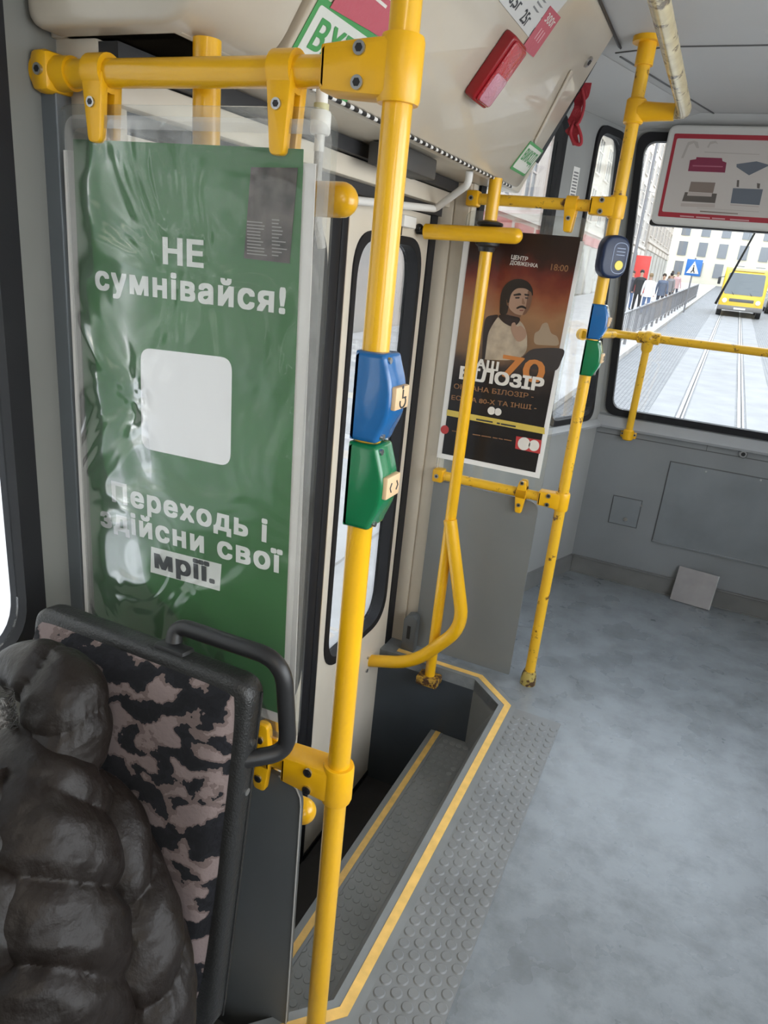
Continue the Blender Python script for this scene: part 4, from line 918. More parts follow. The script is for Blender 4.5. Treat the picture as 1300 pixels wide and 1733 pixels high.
# hatches and lock
HATCH = mat('hatch_grey', (0.205, 0.22, 0.235), 0.42, var=0.14, vscale=4, bump=0.05, bscale=20)
k = thing('wall_hatch', 'small square hatch cover low on the left of the grey tail wall', 'hatch', (-0.24, YR, 0.32))
obj('cover', rbox((-0.312, YR-0.007, 0.328), (-0.168, YR-0.001, 0.478), 0.002), HATCH, k, smooth=False)
obj('gap', frame_ring(-0.316, -0.164, 0.324, 0.482, 0.004, YR, 0.002), LINE, k, smooth=False)
obj('latch', join(cyl((-0.228, YR-0.012, 0.363), (-0.228, YR-0.006, 0.363), 0.011, 14), cyl((-0.165, YR-0.009, 0.455), (-0.165, YR-0.001, 0.455), 0.006, 10)), STEEL, k)
k = thing('wall_hatch', 'large rectangular access panel in the middle of the grey tail wall', 'hatch', (0.3, YR, 0.28))
obj('cover', rbox((-0.072, YR-0.006, 0.279), (0.62, YR-0.001, 0.715), 0.002), HATCH, k, smooth=False)
obj('gap', frame_ring(-0.077, 0.625, 0.274, 0.720, 0.005, YR, 0.0025), LINE, k, smooth=False)
obj('bottom_lip', rbox((-0.074, YR-0.012, 0.274), (0.622, YR-0.002, 0.283), 0.002), HATCH, k, smooth=False)
for x, z in ((0.10, 0.70), (0.35, 0.708), (0.55, 0.70)): obj('screw', cyl((x, YR-0.009, z), (x, YR-0.005, z), 0.005, 10), STEEL, k)
k = thing('panel_lock', 'round metal lock on the upper right of the grey tail wall', 'lock', (0.243, YR-0.03, 0.823))
lz = pY(1258, 768, YR); obj('rosette', tube([(lz.x, YR-0.001, lz.z), (lz.x, YR-0.010, lz.z), (lz.x, YR-0.014, lz.z)], [0.021, 0.021, 0.016], 20), STEEL, k); obj('key_hole', cyl((lz.x, YR-0.0145, lz.z), (lz.x, YR-0.0165, lz.z), 0.010, 14), BLACK, k)
# tilted metal plate at the skirting
k = thing('metal_plate', 'bare grey metal plate leaning against the skirting of the tail wall', 'plate', (0.17, 3.80, 0.0))
c = [Vector((0.080, 3.788, 0.004)), Vector((0.275, 3.768, 0.004)), Vector((0.284, 3.818, 0.180)), Vector((0.089, 3.838, 0.180))]
nn = (c[1]-c[0]).cross(c[3]-c[0]).normalized()
b = bmn(); A = [b.verts.new(p) for p in c]; B = [b.verts.new(p-nn*0.004) for p in c]; b.faces.new(A); b.faces.new(B[::-1])
for i in range(4): b.faces.new((A[i-1], A[i], B[i], B[i-1]))
bmesh.ops.recalc_face_normals(b, faces=list(b.faces))
obj('sheet', b, mat('bare_metal', (0.34, 0.33, 0.34), 0.42, metal=0.35, var=0.1, vscale=12), k, smooth=False)
obj('bright_edge', tube([c[1], c[2]], 0.0025, 8), mat('bright_metal', (0.75, 0.75, 0.75), 0.3, metal=0.6), k)
# advert box hanging at the top of the tail window
YB = 3.585
kx = thing('advert_box', 'white framed advert box with red border and furniture pictures above the tail window', 'advert board', (0.0, YB, 1.9))
bl, tl = pY(1100, 378, YB), pY(1126, 212, YB)
zb_, zt_ = bl.z, tl.z; xl_ = bl.x
def mB(s, z, d): return Vector((s, YB-d+(z-zb_)*0.0, z))
obj('case', prism(rrect(xl_, xl_+0.92, zb_, zt_+0.005, 0.035, 8), mB, -0.062, 0.0, 0.012, 3), mat('box_white', (0.58, 0.57, 0.54), 0.4), kx)
obj('gasket_line', prism(rrect(xl_-0.004, xl_+0.924, zb_-0.006, zb_+0.02, 0.012, 6), mB, -0.064, -0.018), BLACK, kx)
e0 = pY(1113, 368, YB); e1 = pY(1143, 225, YB)
rx0, rz0, rz1 = e0.x, pY(1113, 366, YB).z, pY(1143, 226, YB).z
RB = mat('red_border_print', (0.33, 0.02, 0.035), 0.4)
obj('sheet', prism(rrect(rx0, rx0+0.83, rz0, rz1, 0.006, 4), mB, 0.0002, 0.0012), mat('advert_paper', (0.50, 0.46, 0.43), 0.4), kx, smooth=False)
obj('red_border', plate(rrect(rx0, rx0+0.83, rz0, rz1, 0.006, 4), [rrect(rx0+0.013, rx0+0.817, rz0+0.020, rz1-0.018, 0.008, 4)], mB, 0.0012, 0.0018), RB, kx, smooth=False)
def adv(nm, pix, m, kk=1):
    ps = [pY(1080+x*0.16923, 200+y*0.16923, YB) for x, y in pix]; pts = [(p.x, p.z) for p in ps]
    ar = sum(pts[i-1][0]*pts[i][1]-pts[i][0]*pts[i-1][1] for i in range(len(pts)))
    if ar < 0: pts = pts[::-1]
    return obj(nm, plate(pts, [], mB, 0.0012+0.0003*kk, 0.0015+0.0003*kk), m, kx, smooth=False)
WINE = mat('print_wine', (0.20, 0.02, 0.055), 0.5); WINE2 = mat('print_wine_light', (0.34, 0.10, 0.15), 0.5); SLATE = mat('print_slate', (0.11, 0.125, 0.15), 0.5); TAUPE = mat('print_taupe', (0.20, 0.155, 0.13), 0.5); TAUPE2 = mat('print_taupe_dark', (0.10, 0.085, 0.075), 0.5); LGT = mat('print_light', (0.42, 0.36, 0.33), 0.5); FAINT = mat('print_faint', (0.40, 0.36, 0.33), 0.5)
adv('sofa_print', [(500, 530), (520, 420), (580, 410), (585, 390), (840, 400), (845, 430), (885, 445), (870, 545)], WINE)
adv('sofa_print', [(545, 470), (850, 480), (845, 492), (548, 482)], WINE2, 2)
adv('mattress_print', [(985, 460), (1185, 432), (1320, 470), (1110, 572), (985, 490)], SLATE)
adv('bed_print', [(530, 635), (775, 645), (750, 750), (505, 735)], TAUPE)
adv('bed_print', [(440, 830), (470, 740), (790, 755), (770, 850)], TAUPE2); adv('bed_print', [(500, 742), (740, 752), (735, 785), (490, 775)], LGT, 2); adv('bed_print', [(430, 850), (770, 860), (768, 895), (425, 882)], LGT)
adv('table_print', [(950, 700), (1250, 712), (1215, 870), (925, 850)], SLATE); adv('table_print', [(925, 862), (1210, 880), (1208, 892), (922, 873)], LGT, 2)
adv('vase_print', [(990, 620), (1012, 620), (1008, 690), (985, 688)], TAUPE2); adv('vase_print', [(1190, 650), (1222, 655), (1215, 705), (1190, 700)], TAUPE2)
adv('curve_print', [(430, 400), (500, 240), (560, 225), (600, 240), (610, 300), (585, 300), (560, 250), (510, 270), (455, 400)], FAINT)
adv('curve_print', [(690, 290), (720, 235), (780, 225), (800, 260), (770, 250), (725, 262), (705, 300)], FAINT)
adv('line_print', [(665, 335), (1215, 360), (1214, 368), (664, 345)], FAINT); adv('line_print', [(620, 925), (1000, 952), (998, 962), (618, 938)], TAUPE); adv('line_print', [(590, 895), (1210, 935), (1209, 941), (590, 901)], FAINT)
for a_, c_ in ((420, 560), (580, 720), (740, 870), (920, 1110)): adv('line_print', [(a_, 972+(a_-420)*0.07), (c_, 972+(c_-420)*0.07), (c_, 984+(c_-420)*0.07), (a_, 984+(a_-420)*0.07)], mat('print_pink', (0.55, 0.32, 0.33)), 4)
# white sticker on the window pillar
st = [(0.665, 1.855), (0.715, 1.855), (0.715, 1.985), (0.665, 1.985)]
k = thing('sticker', 'small white sticker with grey lines on the pillar between the tail side windows', 'sticker', mT(0.69, 1.85, 0.001))
obj('sheet', prism(st, mT, 0.0005, 0.0015), PAPER, k, smooth=False)
b = None
for i in range(9):
    e = prism([(0.672, 1.865+0.012*i), (0.708, 1.865+0.012*i), (0.708, 1.871+0.012*i), (0.672, 1.871+0.012*i)], mT, 0.0015, 0.002); b = e if b is None else join(b, e)
obj('print_lines', b, mat('grey_print', (0.2, 0.2, 0.2)), k, smooth=False)
# ceiling handrail
cz = pY(1160, 190, P3[1])
k = thing('ceiling_handrail', 'scuffed pale yellow handrail running under the ceiling, clamped to the far pole', 'handrail', (cz.x, P3[1], cz.z))
h0 = pX(1100, 0, cz.x)
rail = mat('scuffed_rail', (0.62, 0.52, 0.30), 0.22, metal=0.2, var=0.15, vscale=20, dark=(0.16, 0.12, 0.07), dscale=14, damt=0.40)
obj('tube', tube([(P3[0]+0.06, P3[1], cz.z), (cz.x-0.005, P3[1], cz.z), (cz.x+0.0, P3[1]-0.05, cz.z+0.0), (h0.x, -1.8, cz.z+0.002)], PR, 24, bend=0.025), rail, k)
obj('clamp', join(tube([(*P3, cz.z-0.035), (*P3, cz.z-0.03), (*P3, cz.z+0.03), (*P3, cz.z+0.035)], [0.026, 0.030, 0.030, 0.026], 20), tube([(P3[0]+0.01, P3[1], cz.z), (P3[0]+0.06, P3[1], cz.z), (cz.x-0.03, P3[1], cz.z)], [0.030, 0.026, 0.024], 18)), YELP, k)
for y in (0.2, -1.2): obj('hanger', cyl((h0.x, y, cz.z), (h0.x, y, ZC), 0.013, 14), YEL, k)
# unseen lamp fixtures added behind the camera to brighten the saloon
for i, y in enumerate((-1.7, -0.5)):
    k = thing('ceiling_fill_lamp', 'long added fill lamp on the unseen ceiling behind the camera, %s' % ('nearer the tail' if i else 'farther from the tail'), 'lamp', (0.25, y, ZC))
    obj('frame', plate(rrect(0.12, 0.38, y-0.48, y+0.48, 0.03), [rrect(0.14, 0.36, y-0.46, y+0.46, 0.02)], mXY, ZC-0.03, ZC), WHITE, k)
    obj('diffuser', prism(rrect(0.14, 0.36, y-0.46, y+0.46, 0.02), mXY, ZC-0.012, ZC-0.006), mat('fill_lamp_diffuser', (1, 0.93, 0.8), 0.5, emit=2.0), k)

# ================================================================ STREET OUTSIDE
def E(x, y, h=0.0): return Vector((x+0.0065*y, y, -1.1+0.031*y+h))
def cobbles():
    m = bpy.data.materials.new('cobble_paving'); m.use_nodes = True; n = m.node_tree.nodes; l = m.node_tree.links; b = n['Principled BSDF']; b.inputs['Roughness'].default_value = 0.6
    tco = n.new('ShaderNodeTexCoord'); br_ = n.new('ShaderNodeTexBrick'); br_.inputs['Scale'].default_value = 3.2; br_.inputs['Mortar Size'].default_value = 0.045
    br_.inputs['Color1'].default_value = (0.30, 0.295, 0.29, 1); br_.inputs['Color2'].default_value = (0.22, 0.22, 0.225, 1); br_.inputs['Mortar'].default_value = (0.06, 0.06, 0.06, 1)
    l.new(tco.outputs['Object'], br_.inputs['Vector'])
    t_ = n.new('ShaderNodeTexNoise'); t_.inputs['Scale'].default_value = 1.2; t_.inputs['Detail'].default_value = 4; l.new(tco.outputs['Object'], t_.inputs['Vector'])
    mx = n.new('ShaderNodeMix'); mx.data_type = 'RGBA'; mx.blend_type = 'MULTIPLY'; mx.inputs[0].default_value = 0.5; l.new(br_.outputs[0], mx.inputs[6]); l.new(t_.outputs[0], mx.inputs[7]); 
    mx2 = n.new('ShaderNodeMix'); mx2.data_type = 'RGBA'; mx2.inputs[0].default_value = 0.5; l.new(br_.outputs[0], mx2.inputs[6]); l.new(mx.outputs[2], mx2.inputs[7])
    l.new(mx2.outputs[2], b.inputs['Base Color']); return m
COB = cobbles(); CONC = mat('pale_concrete', (0.27, 0.265, 0.26), 0.7, var=0.12, vscale=1.5); PAVE = mat('pavement_slabs', (0.50, 0.48, 0.46), 0.7, var=0.15, vscale=2)
RAILM = mat('worn_rail_steel', (0.62, 0.61, 0.60), 0.35, metal=0.3)
def slab(x0, x1, y0, y1, h, th=0.4):
    b = bmn(); q = [(x0, y0), (x1, y0), (x1, y1), (x0, y1)]
    A = [b.verts.new(E(*p, h)) for p in q]; B = [b.verts.new(E(*p, h-th)) for p in q]; b.faces.new(A); b.faces.new(B[::-1])
    for i in range(4): b.faces.new((A[i-1], A[i], B[i], B[i-1]))
    bmesh.ops.recalc_face_normals(b, faces=list(b.faces)); return b
struct('ground', slab(-60, 60, -40, 190, 0.0), COB, smooth=False)
struct('track_bed', join(slab(-0.95, -0.48, -30, 112, 0.012, 0.05), slab(-0.30, 0.54, -30, 112, 0.012, 0.05), slab(0.74, 1.25, -30, 112, 0.012, 0.05)), CONC, smooth=False)
struct('pavement_left', slab(-9.2, -2.45, -40, 115, 0.13), PAVE, smooth=False)
struct('stop_platform', slab(-2.55, -1.55, -40, 9, 0.10), PAVE, smooth=False)
struct('pavement_right', slab(6.5, 9.6, -40, 115, 0.13), PAVE, smooth=False)
for x, lab in ((-0.39, 'left steel rail of the track running behind the tram'), (0.64, 'right steel rail of the track running behind the tram'), (2.75, 'left steel rail of the neighbouring track'), (3.80, 'right steel rail of the neighbouring track')):
    k = thing('tram_rail', lab, 'tram rail', E(x, 20, 0.0), 'street tram rails')
    obj('running_rail', slab(x-0.055, x-0.005, -30, 112, 0.028, 0.08), RAILM, k, smooth=False)
    obj('groove', slab(x-0.005, x+0.03, -30, 112, 0.014, 0.05), mat('rail_groove', (0.06, 0.055, 0.05), 0.7), k, smooth=False)
    obj('guard_lip', slab(x+0.03, x+0.055, -30, 112, 0.024, 0.08), RAILM, k, smooth=False)
# kerb railing
FM = mat('railing_metal', (0.20, 0.20, 0.21), 0.5)
k = thing('railing', 'dark metal kerb railing beside the crowd on the pavement', 'railing', E(-2.75, 40, 0.13))
obj('top_rail', tube([E(-2.75, 20, 1.15), E(-2.75, 66, 1.15)], 0.035, 8), FM, k); obj('bottom_rail', tube([E(-2.75, 20, 0.35), E(-2.75, 66, 0.35)], 0.03, 8), FM, k)
pm = None
for i in range(24):
    y = 20+2*i; b = tube([E(-2.75, y, 0.10), E(-2.75, y, 1.2)], 0.045, 8); obj('post', b, FM, k)
b = None
for i in range(115):
    y = 20.2+0.4*i; e = rbox(E(-2.765, y-0.02, 0.35), E(-2.735, y+0.02, 1.15)); b = e if b is None else join(b, e)
obj('bars', b, FM, k, smooth=False)
# white crowd barrier close to the tram
WB = mat('barrier_white', (0.72, 0.75, 0.80), 0.4)
k = thing('barrier', 'pale steel crowd barrier with upright bars outside the tail side window', 'barrier', E(-2.9, 12.5, 0.13))
obj('frame', tube([E(-2.9, 10.2, 0.15), E(-2.9, 10.2, 1.28), E(-2.9, 15.2, 1.28), E(-2.9, 15.2, 0.15)], 0.028, 10, bend=0.15), WB, k)
obj('low_rail', tube([E(-2.9, 10.2, 0.32), E(-2.9, 15.2, 0.32)], 0.02, 8), WB, k)
b = None
for i in range(33):
    y = 10.35+0.145*i; e = tube([E(-2.9, y, 0.32), E(-2.9, y, 1.28)], 0.013, 6); b = e if b is None else join(b, e)
obj('bars', b, WB, k)
# buildings
WGL = mat('far_window_glass', (0.16, 0.18, 0.21), 0.15, spec=0.6); SHOP = mat('shop_dark', (0.42, 0.40, 0.37), 0.4)
def building(label, x, y0, y1, h, col, cols, floors, side, shop=None):
    """terraced house with its street front on the plane x, facing the street"""
    wm = mat('render_%d' % int(abs(x*100)+y0*7+h*10), col, 0.8, var=0.10, vscale=0.5, bump=0.1, bscale=3)
    tm = mat('stone_trim_%d' % int(abs(x*100)+y0*7), tuple(min(1, c*1.2) for c in col), 0.7)
    d = -side; base = E(x, (y0+y1)/2).z
    k = thing('building', label, 'building', Vector((E(x, (y0+y1)/2).x, (y0+y1)/2, base)))
    X = E(x, (y0+y1)/2).x; z0 = base-1.2
    xi, xo = sorted((X, X-d*8)); obj('wall', rbox((xi, y0, z0), (xo, y1, base+h)), wm, k, smooth=False)
    c0, c1 = sorted((X+d*0.35, X-d*0.3)); obj('cornice', rbox((c0, y0, base+h-0.5), (c1, y1, base+h+0.15), 0.06), tm, k, smooth=False)
    e0, e1 = sorted((X+d*0.15, X)); obj('string_course', rbox((e0, y0, base+4.0), (e1, y1, base+4.25)), tm, k, smooth=False)
    obj('roof', prism([(y0, base+h+0.15), (y1, base+h+0.15), (y1-0.6, base+h+2.0), (y0+0.6, base+h+2.0)], mYZ, X-d*0.5, X-d*7), mat('zinc_roof', (0.22, 0.22, 0.24), 0.6), k, smooth=False)
    step = (y1-y0)/cols; wmesh = None
    fh = (h-4.8)/floors
    for f in range(floors):
        for c in range(cols):
            yc = y0+step*(c+0.5); zb = base+4.7+fh*f; hw, hh = step*0.21, fh*0.66
            w0, w1 = sorted((X+d*0.10, X-d*0.02))
            fr = plate([(yc-hw-0.14, zb-0.1), (yc+hw+0.14, zb-0.1), (yc+hw+0.14, zb+hh+0.14), (yc-hw-0.14, zb+hh+0.14)], [[(yc-hw, zb), (yc+hw, zb), (yc+hw, zb+hh), (yc-hw, zb+hh)]], mYZ, w0, w1)
            fr = join(fr, rbox((w0, yc-0.04, zb), (w1, yc+0.04, zb+hh)), rbox((w0, yc-hw, zb+hh*0.62), (w1, yc+hw, zb+hh*0.62+0.07)))
            wf = obj('window', fr, tm, k, smooth=False)
            obj('pane', rbox((X+d*0.03-0.01, yc-hw, zb), (X+d*0.03+0.01, yc+hw, zb+hh)), WGL, wf, smooth=False)
    for c in range(cols):
        yc = y0+step*(c+0.5); w0, w1 = sorted((X+d*0.12, X-d*0.02)); hw = step*0.34
        obj('shop_front', rbox((w0, yc-hw, base+0.25), (w1, yc+hw, base+3.2)), SHOP, k, smooth=False)
        s0, s1 = sorted((X+d*0.22, X)); obj('shop_fascia', rbox((s0, yc-hw, base+3.25), (s1, yc+hw, base+3.8)), shop or tm, k, smooth=False)
    return k, X, base
RS = mat('fascia_red', (0.45, 0.05, 0.05), 0.5)
building('pale plaster house opposite the tram door, seen through the door glass', -9.3, -26, -2, 14, (0.62, 0.60, 0.56), 6, 3, -1)
building('cream terraced house beyond the pavement, left of the tail side windows', -9.3, -1.6, 20, 13, (0.66, 0.62, 0.55), 6, 3, -1)
building('pale pinkish house with tall windows behind the far concert poster', -9.3, 20.4, 40, 14.5, (0.64, 0.56, 0.50), 5, 3, -1, RS)
building('buff stone house behind the red banner and the crowd', -9.3, 40.4, 58, 13, (0.56, 0.50, 0.42), 5, 3, -1, RS)
building('grey stone house farther up the left side of the street', -9.3, 58.4, 82, 15, (0.48, 0.44, 0.40), 6, 4, -1)
building('brown stone house farthest up the left side of the street', -9.3, 82.4, 112, 16, (0.44, 0.39, 0.34), 7, 4, -1)
building('cream house on the right side of the street behind the yellow bus', 9.8, 60, 112, 13, (0.70, 0.66, 0.56), 8, 3, 1)
building('white house on the right side of the street close to the tram', 9.8, 10, 59.5, 14, (0.64, 0.62, 0.58), 9, 3, 1)
kx = thing('building', 'pale yellow building closing the far end of the street beyond the bus', 'building', E(2, 120))
bz = E(2, 120).z; obj('wall', rbox((-9.2, 118, bz-3), (14, 128, bz+9)), mat('far_plaster', (0.72, 0.68, 0.56), 0.8, var=0.08, vscale=0.4), kx, smooth=False)
obj('roof', prism([(-9.4, bz+9), (14.2, bz+9), (12.5, bz+12), (-7.5, bz+12)], mXZ, 118, 128), mat('zinc_roof', (0, 0, 0)), kx, smooth=False)
for i in range(8):
    for f in range(3): obj('window', rbox((-8+2.7*i, 117.9, bz+1+2.7*f), (-6.8+2.7*i, 118.1, bz+2.9+2.7*f)), WGL, kx, smooth=False)
# road sign, banner, lamp post
sgp = pY(1174, 453, 44); gb = -1.1+0.031*44+0.13
k = thing('road_sign', 'square blue pedestrian crossing sign on a post beyond the railing', 'road sign', (sgp.x, 44, gb))
obj('post', cyl((sgp.x, 44.04, gb), (sgp.x, 44.04, sgp.z+0.5), 0.045, 10), FM, k)
obj('panel', rbox((sgp.x-0.40, 43.97, sgp.z-0.42), (sgp.x+0.40, 44.0, sgp.z+0.42), 0.01), mat('sign_blue', (0.02, 0.16, 0.50), 0.4), k)
obj('triangle', prism([(sgp.x-0.32, sgp.z-0.30), (sgp.x+0.32, sgp.z-0.30), (sgp.x, sgp.z+0.33)], mXZ, 43.965, 43.955), INKW, k, smooth=False)
b = join(tube([(sgp.x+0.0, 43.95, sgp.z+0.02), (sgp.x+0.01, 43.95, sgp.z-0.10)], 0.035, 8), tube([(sgp.x+0.01, 43.95, sgp.z-0.10), (sgp.x-0.09, 43.95, sgp.z-0.26)], 0.025, 8), tube([(sgp.x+0.01, 43.95, sgp.z-0.10), (sgp.x+0.09, 43.95, sgp.z-0.26)], 0.025, 8), ball((sgp.x, 43.95, sgp.z+0.09), 0.035, (1, 0.3, 1), 10, 8))
obj('walker', b, BLACK, k)
bn = pY(1084, 465, 46); gb = -1.1+0.031*46+0.13
k = thing('banner', 'tall bright red advertising banner standing above the crowd', 'banner', (bn.x, 46, gb))
obj('post', cyl((bn.x-0.45, 46.05, gb), (bn.x-0.45, 46.05, bn.z+1.2), 0.05, 10), FM, k)
obj('panel', rbox((bn.x-0.42, 46.0, bn.z-1.0), (bn.x+0.42, 46.06, bn.z+1.05), 0.02), mat('banner_red', (0.62, 0.05, 0.04), 0.5), k)
k = thing('lamp_post', 'slim grey street lamp post among the crowd on the left pavement', 'lamp post', E(-4.2, 34, 0.13))
q_ = E(-4.2, 34, 0.13); obj('column', tube([q_, q_+Vector((0, 0, 2)), q_+Vector((0, 0, 7))], [0.09, 0.07, 0.05], 12), FM, k); obj('arm', tube([q_+Vector((0, 0, 7)), q_+Vector((0.2, 0, 7.6)), q_+Vector((1.2, 0, 7.9))], 0.04, 8, bend=0.3), FM, k); obj('lantern', rbox(q_+Vector((1.0, -0.15, 7.8)), q_+Vector((1.7, 0.15, 7.95)), 0.05), FM, k)
# trolley wires
for x, h, lab in ((0.13, 5.6, 'thin overhead wire above the tram track'), (3.3, 5.6, 'thin overhead wire above the neighbouring track')):
    tag(obj('overhead_wire', tube([E(x, -20, h), E(x, 112, h)], 0.012, 6), FM), lab, 'wire')
tag(obj('span_wire', tube([E(-9.1, 52, 7.2), E(0.13, 52, 5.7), E(3.3, 52, 5.7), E(9.3, 52, 7.2)], 0.012, 6), FM), 'thin span wire crossing the street between the houses', 'wire')

# people on the pavement
def person(label, x, y, face, coat, legs, hair, h=1.95, stride=0.16, arms=0.10, bag=None):
    g = E(x, y, 0.13); s = h/1.75
    V_ = [(0, 0, 0.93, .135, .10), (0, 0, 1.12, .13, .10), (0, 0, 1.32, .165, .115), (0, 0, 1.46, .06, .06), (0, 0.01, 1.54, .055, .055), (0, -0.01, 1.62, .078, .09), (0, -0.005, 1.72, .06, .07),
          (.18, 0, 1.40, .062, .062), (.23, -arms*0.3, 1.15, .05, .05), (.25, -arms, 0.92, .038, .038), (.25, -arms-0.02, 0.80, .03, .04),
          (-.18, 0, 1.40, .062, .062), (-.23, arms*0.3, 1.15, .05, .05), (-.25, arms, 0.92, .038, .038), (-.25, arms-0.02, 0.80, .03, .04),
          (.09, 0, 0.86, .085, .09), (.10, -stride*0.55, 0.48, .06, .065), (.10, -stride*0.35, 0.08, .04, .045), (.10, -stride*0.35-0.15, 0.03, .04, .03),
          (-.09, 0, 0.86, .085, .09), (-.10, stride*0.25, 0.48, .06, .065), (-.10, stride, 0.09, .04, .045), (-.10, stride-0.14, 0.03, .04, .03)]
    ED = [(0, 1), (1, 2), (2, 3), (3, 4), (4, 5), (5, 6), (2, 7), (7, 8), (8, 9), (9, 10), (2, 11), (11, 12), (12, 13), (13, 14), (0, 15), (15, 16), (16, 17), (17, 18), (0, 19), (19, 20), (20, 21), (21, 22)]
    me = bpy.data.meshes.new('p'); me.from_pydata([v[:3] for v in V_], ED, []); o = bpy.data.objects.new('p', me); C.objects.link(o)
    md = o.modifiers.new('s', 'SKIN'); md.use_smooth_shade = True
    for i, v in enumerate(V_): me.skin_vertices[0].data[i].radius = (v[3], v[4])
    me.skin_vertices[0].data[0].use_root = True
    m2 = o.modifiers.new('u', 'SUBSURF'); m2.levels = 1
    dg = bpy.context.evaluated_depsgraph_get(); dg.update(); nm = bpy.data.meshes.new_from_object(o.evaluated_get(dg)); bpy.data.objects.remove(o)
    b = bmn(); b.from_mesh(nm); bpy.data.meshes.remove(nm)
    mats = [mat('skin', (0.48, 0.30, 0.22), 0.5), mat('cloth_%d%d%d' % tuple(int(c*99) for c in coat), coat, 0.8), mat('cloth_%d%d%d' % tuple(int(c*99) for c in legs), legs, 0.8), mat('shoe', (0.03, 0.03, 0.03), 0.5)]
    ca, sa = math.cos(face), math.sin(face)
    idx = []
    for f in b.faces:
        c = f.calc_center_median(); idx.append(0 if c.z > 1.47 or (c.z < 0.86 and abs(c.x) > 0.19) else 3 if c.z < 0.10 else 1 if c.z > 0.80 else 2)
    def tf(bm):
        for v in bm.verts:
            p = v.co*s; v.co = Vector((g.x+p.x*ca-p.y*sa, g.y+p.x*sa+p.y*ca, g.z+p.z))
        return bm
    k = thing('person', label, 'person', g)
    o = obj('body', tf(b), mats[0], k)
    for m_ in mats[1:]: o.data.materials.append(m_)
    for i, f in enumerate(o.data.polygons): f.material_index = idx[i]
    obj('hair', tf(ball((0, 0.018, 1.685), 0.098, (0.92, 1.0, 0.95), 12, 8)), mat('hair_%d' % int(hair[0]*1000), hair, 0.7), k)
    obj('nose', tf(ball((0, -0.105, 1.63), 0.016, (0.8, 1, 1.2), 8, 6)), mats[0], k)
    ct = tube([(0, 0, 0.78), (0, 0, 0.95), (0, 0, 1.2), (0, 0, 1.36), (0, 0, 1.46)], [0.185, 0.175, 0.175, 0.19, 0.09], 16)
    for v in ct.verts: v.co.y *= 0.78
    obj('coat', tf(ct), mats[1], k)
    if bag: obj('bag', tf(rbox((0.20, -0.10, 0.55), (0.30, 0.16, 0.82), 0.04)), bag, k)
BR_, BK_, BD_ = (0.05, 0.03, 0.02), (0.015, 0.013, 0.012), (0.25, 0.17, 0.09)
person('person in a dark navy coat walking left of the red banner', -6.0, 43.5, 1.9, (0.03, 0.04, 0.08), (0.05, 0.06, 0.10), BR_)
person('person in a burgundy coat standing under the red banner', -5.4, 42.5, 2.6, (0.20, 0.03, 0.05), (0.03, 0.03, 0.04), BK_)
person('person in blue jeans and a dark jacket nearest the red banner', -4.95, 41.0, 0.3, (0.06, 0.06, 0.075), (0.08, 0.13, 0.25), BR_)
person('tall person dressed all in black in the middle of the crowd', -4.3, 39.0, 0.2, (0.02, 0.02, 0.022), (0.02, 0.02, 0.022), BK_, 2.05)
person('person in a white jacket and blue jeans in the middle of the crowd', -3.75, 38.0, 3.3, (0.75, 0.75, 0.74), (0.10, 0.16, 0.30), BD_)
person('person in a slate blue jacket right of the white jacket', -3.4, 41.0, 0.1, (0.10, 0.13, 0.19), (0.05, 0.06, 0.09), BR_)
person('person in a grey coat deep in the crowd by the railing', -3.5, 47.0, 2.9, (0.22, 0.22, 0.23), (0.06, 0.06, 0.07), BK_)
person('person in a pale pink coat beyond the crossing sign', -3.7, 55.0, 0.4, (0.55, 0.36, 0.36), (0.08, 0.08, 0.1), BD_)
person('person in a brown coat farthest along the railing', -4.3, 58.0, 3.0, (0.18, 0.12, 0.08), (0.05, 0.05, 0.06), BR_)
person('person in a rose top seen through the narrow tail side window', -5.7, 23.5, 1.2, (0.45, 0.16, 0.19), (0.10, 0.11, 0.14), BK_)

# yellow bus
bc = pY(1247, 540, 47); bx_, by_ = bc.x, 47.0; bz_ = E(0.6, 47).z
YB_ = mat('bus_yellow', (0.80, 0.56, 0.04), 0.35, coat=0.3); BG = mat('bus_glass', (0.10, 0.12, 0.13), 0.08, spec=0.7)
k = thing('bus', 'yellow city minibus following the tram along the tracks', 'bus', (bx_, by_+3, bz_))
BS = 0.86; BO = Vector((bx_, by_, bz_))
def bobj(nm, b, *a, **kw):
    for v in b.verts: v.co = BO+(v.co-BO)*BS
    return obj(nm, b, *a, **kw)
def bb(x0, x1, y0, y1, z0, z1, r=0.02, seg=2): return rbox((bx_+x0, by_+y0, bz_+z0), (bx_+x1, by_+y1, bz_+z1), r, seg)
prof = roundpoly([(0.0, 0.45), (0.0, 1.35), (0.35, 2.95), (0.75, 3.20), (7.5, 3.20), (7.5, 0.45)], [0.1, 0.2, 0.25, 0.2, 0.25, 0.1], 5)
bobj('body', prism(prof, lambda s, z, d: Vector((bx_+d, by_+s, bz_+z)), -1.36, 1.36, 0.12, 3), YB_, k)
bobj('windscreen', prism(roundpoly([(-1.18, 1.45), (1.18, 1.45), (1.10, 2.80), (-1.10, 2.80)], 0.12, 4), lambda s, z, d: Vector((bx_+s, by_+0.0+(z-1.35)*0.219-d, bz_+z)), -0.05, 0.02), BG, k)
bobj('roof_fascia', bb(-1.0, 1.0, 0.30, 0.5, 2.92, 3.12, 0.04), mat('bus_cream', (0.72, 0.62, 0.30), 0.4), k)
bobj('grille', bb(-0.75, 0.75, -0.03, 0.05, 0.98, 1.18), mat('grille_grey', (0.12, 0.12, 0.12), 0.5), k)
bobj('bumper', bb(-1.38, 1.38, -0.12, 0.15, 0.42, 0.72, 0.06), mat('bumper_grey', (0.20, 0.19, 0.18), 0.5), k)
bobj('number_plate', bb(-0.36, 0.36, -0.14, -0.11, 0.50, 0.62), PAPER, k)
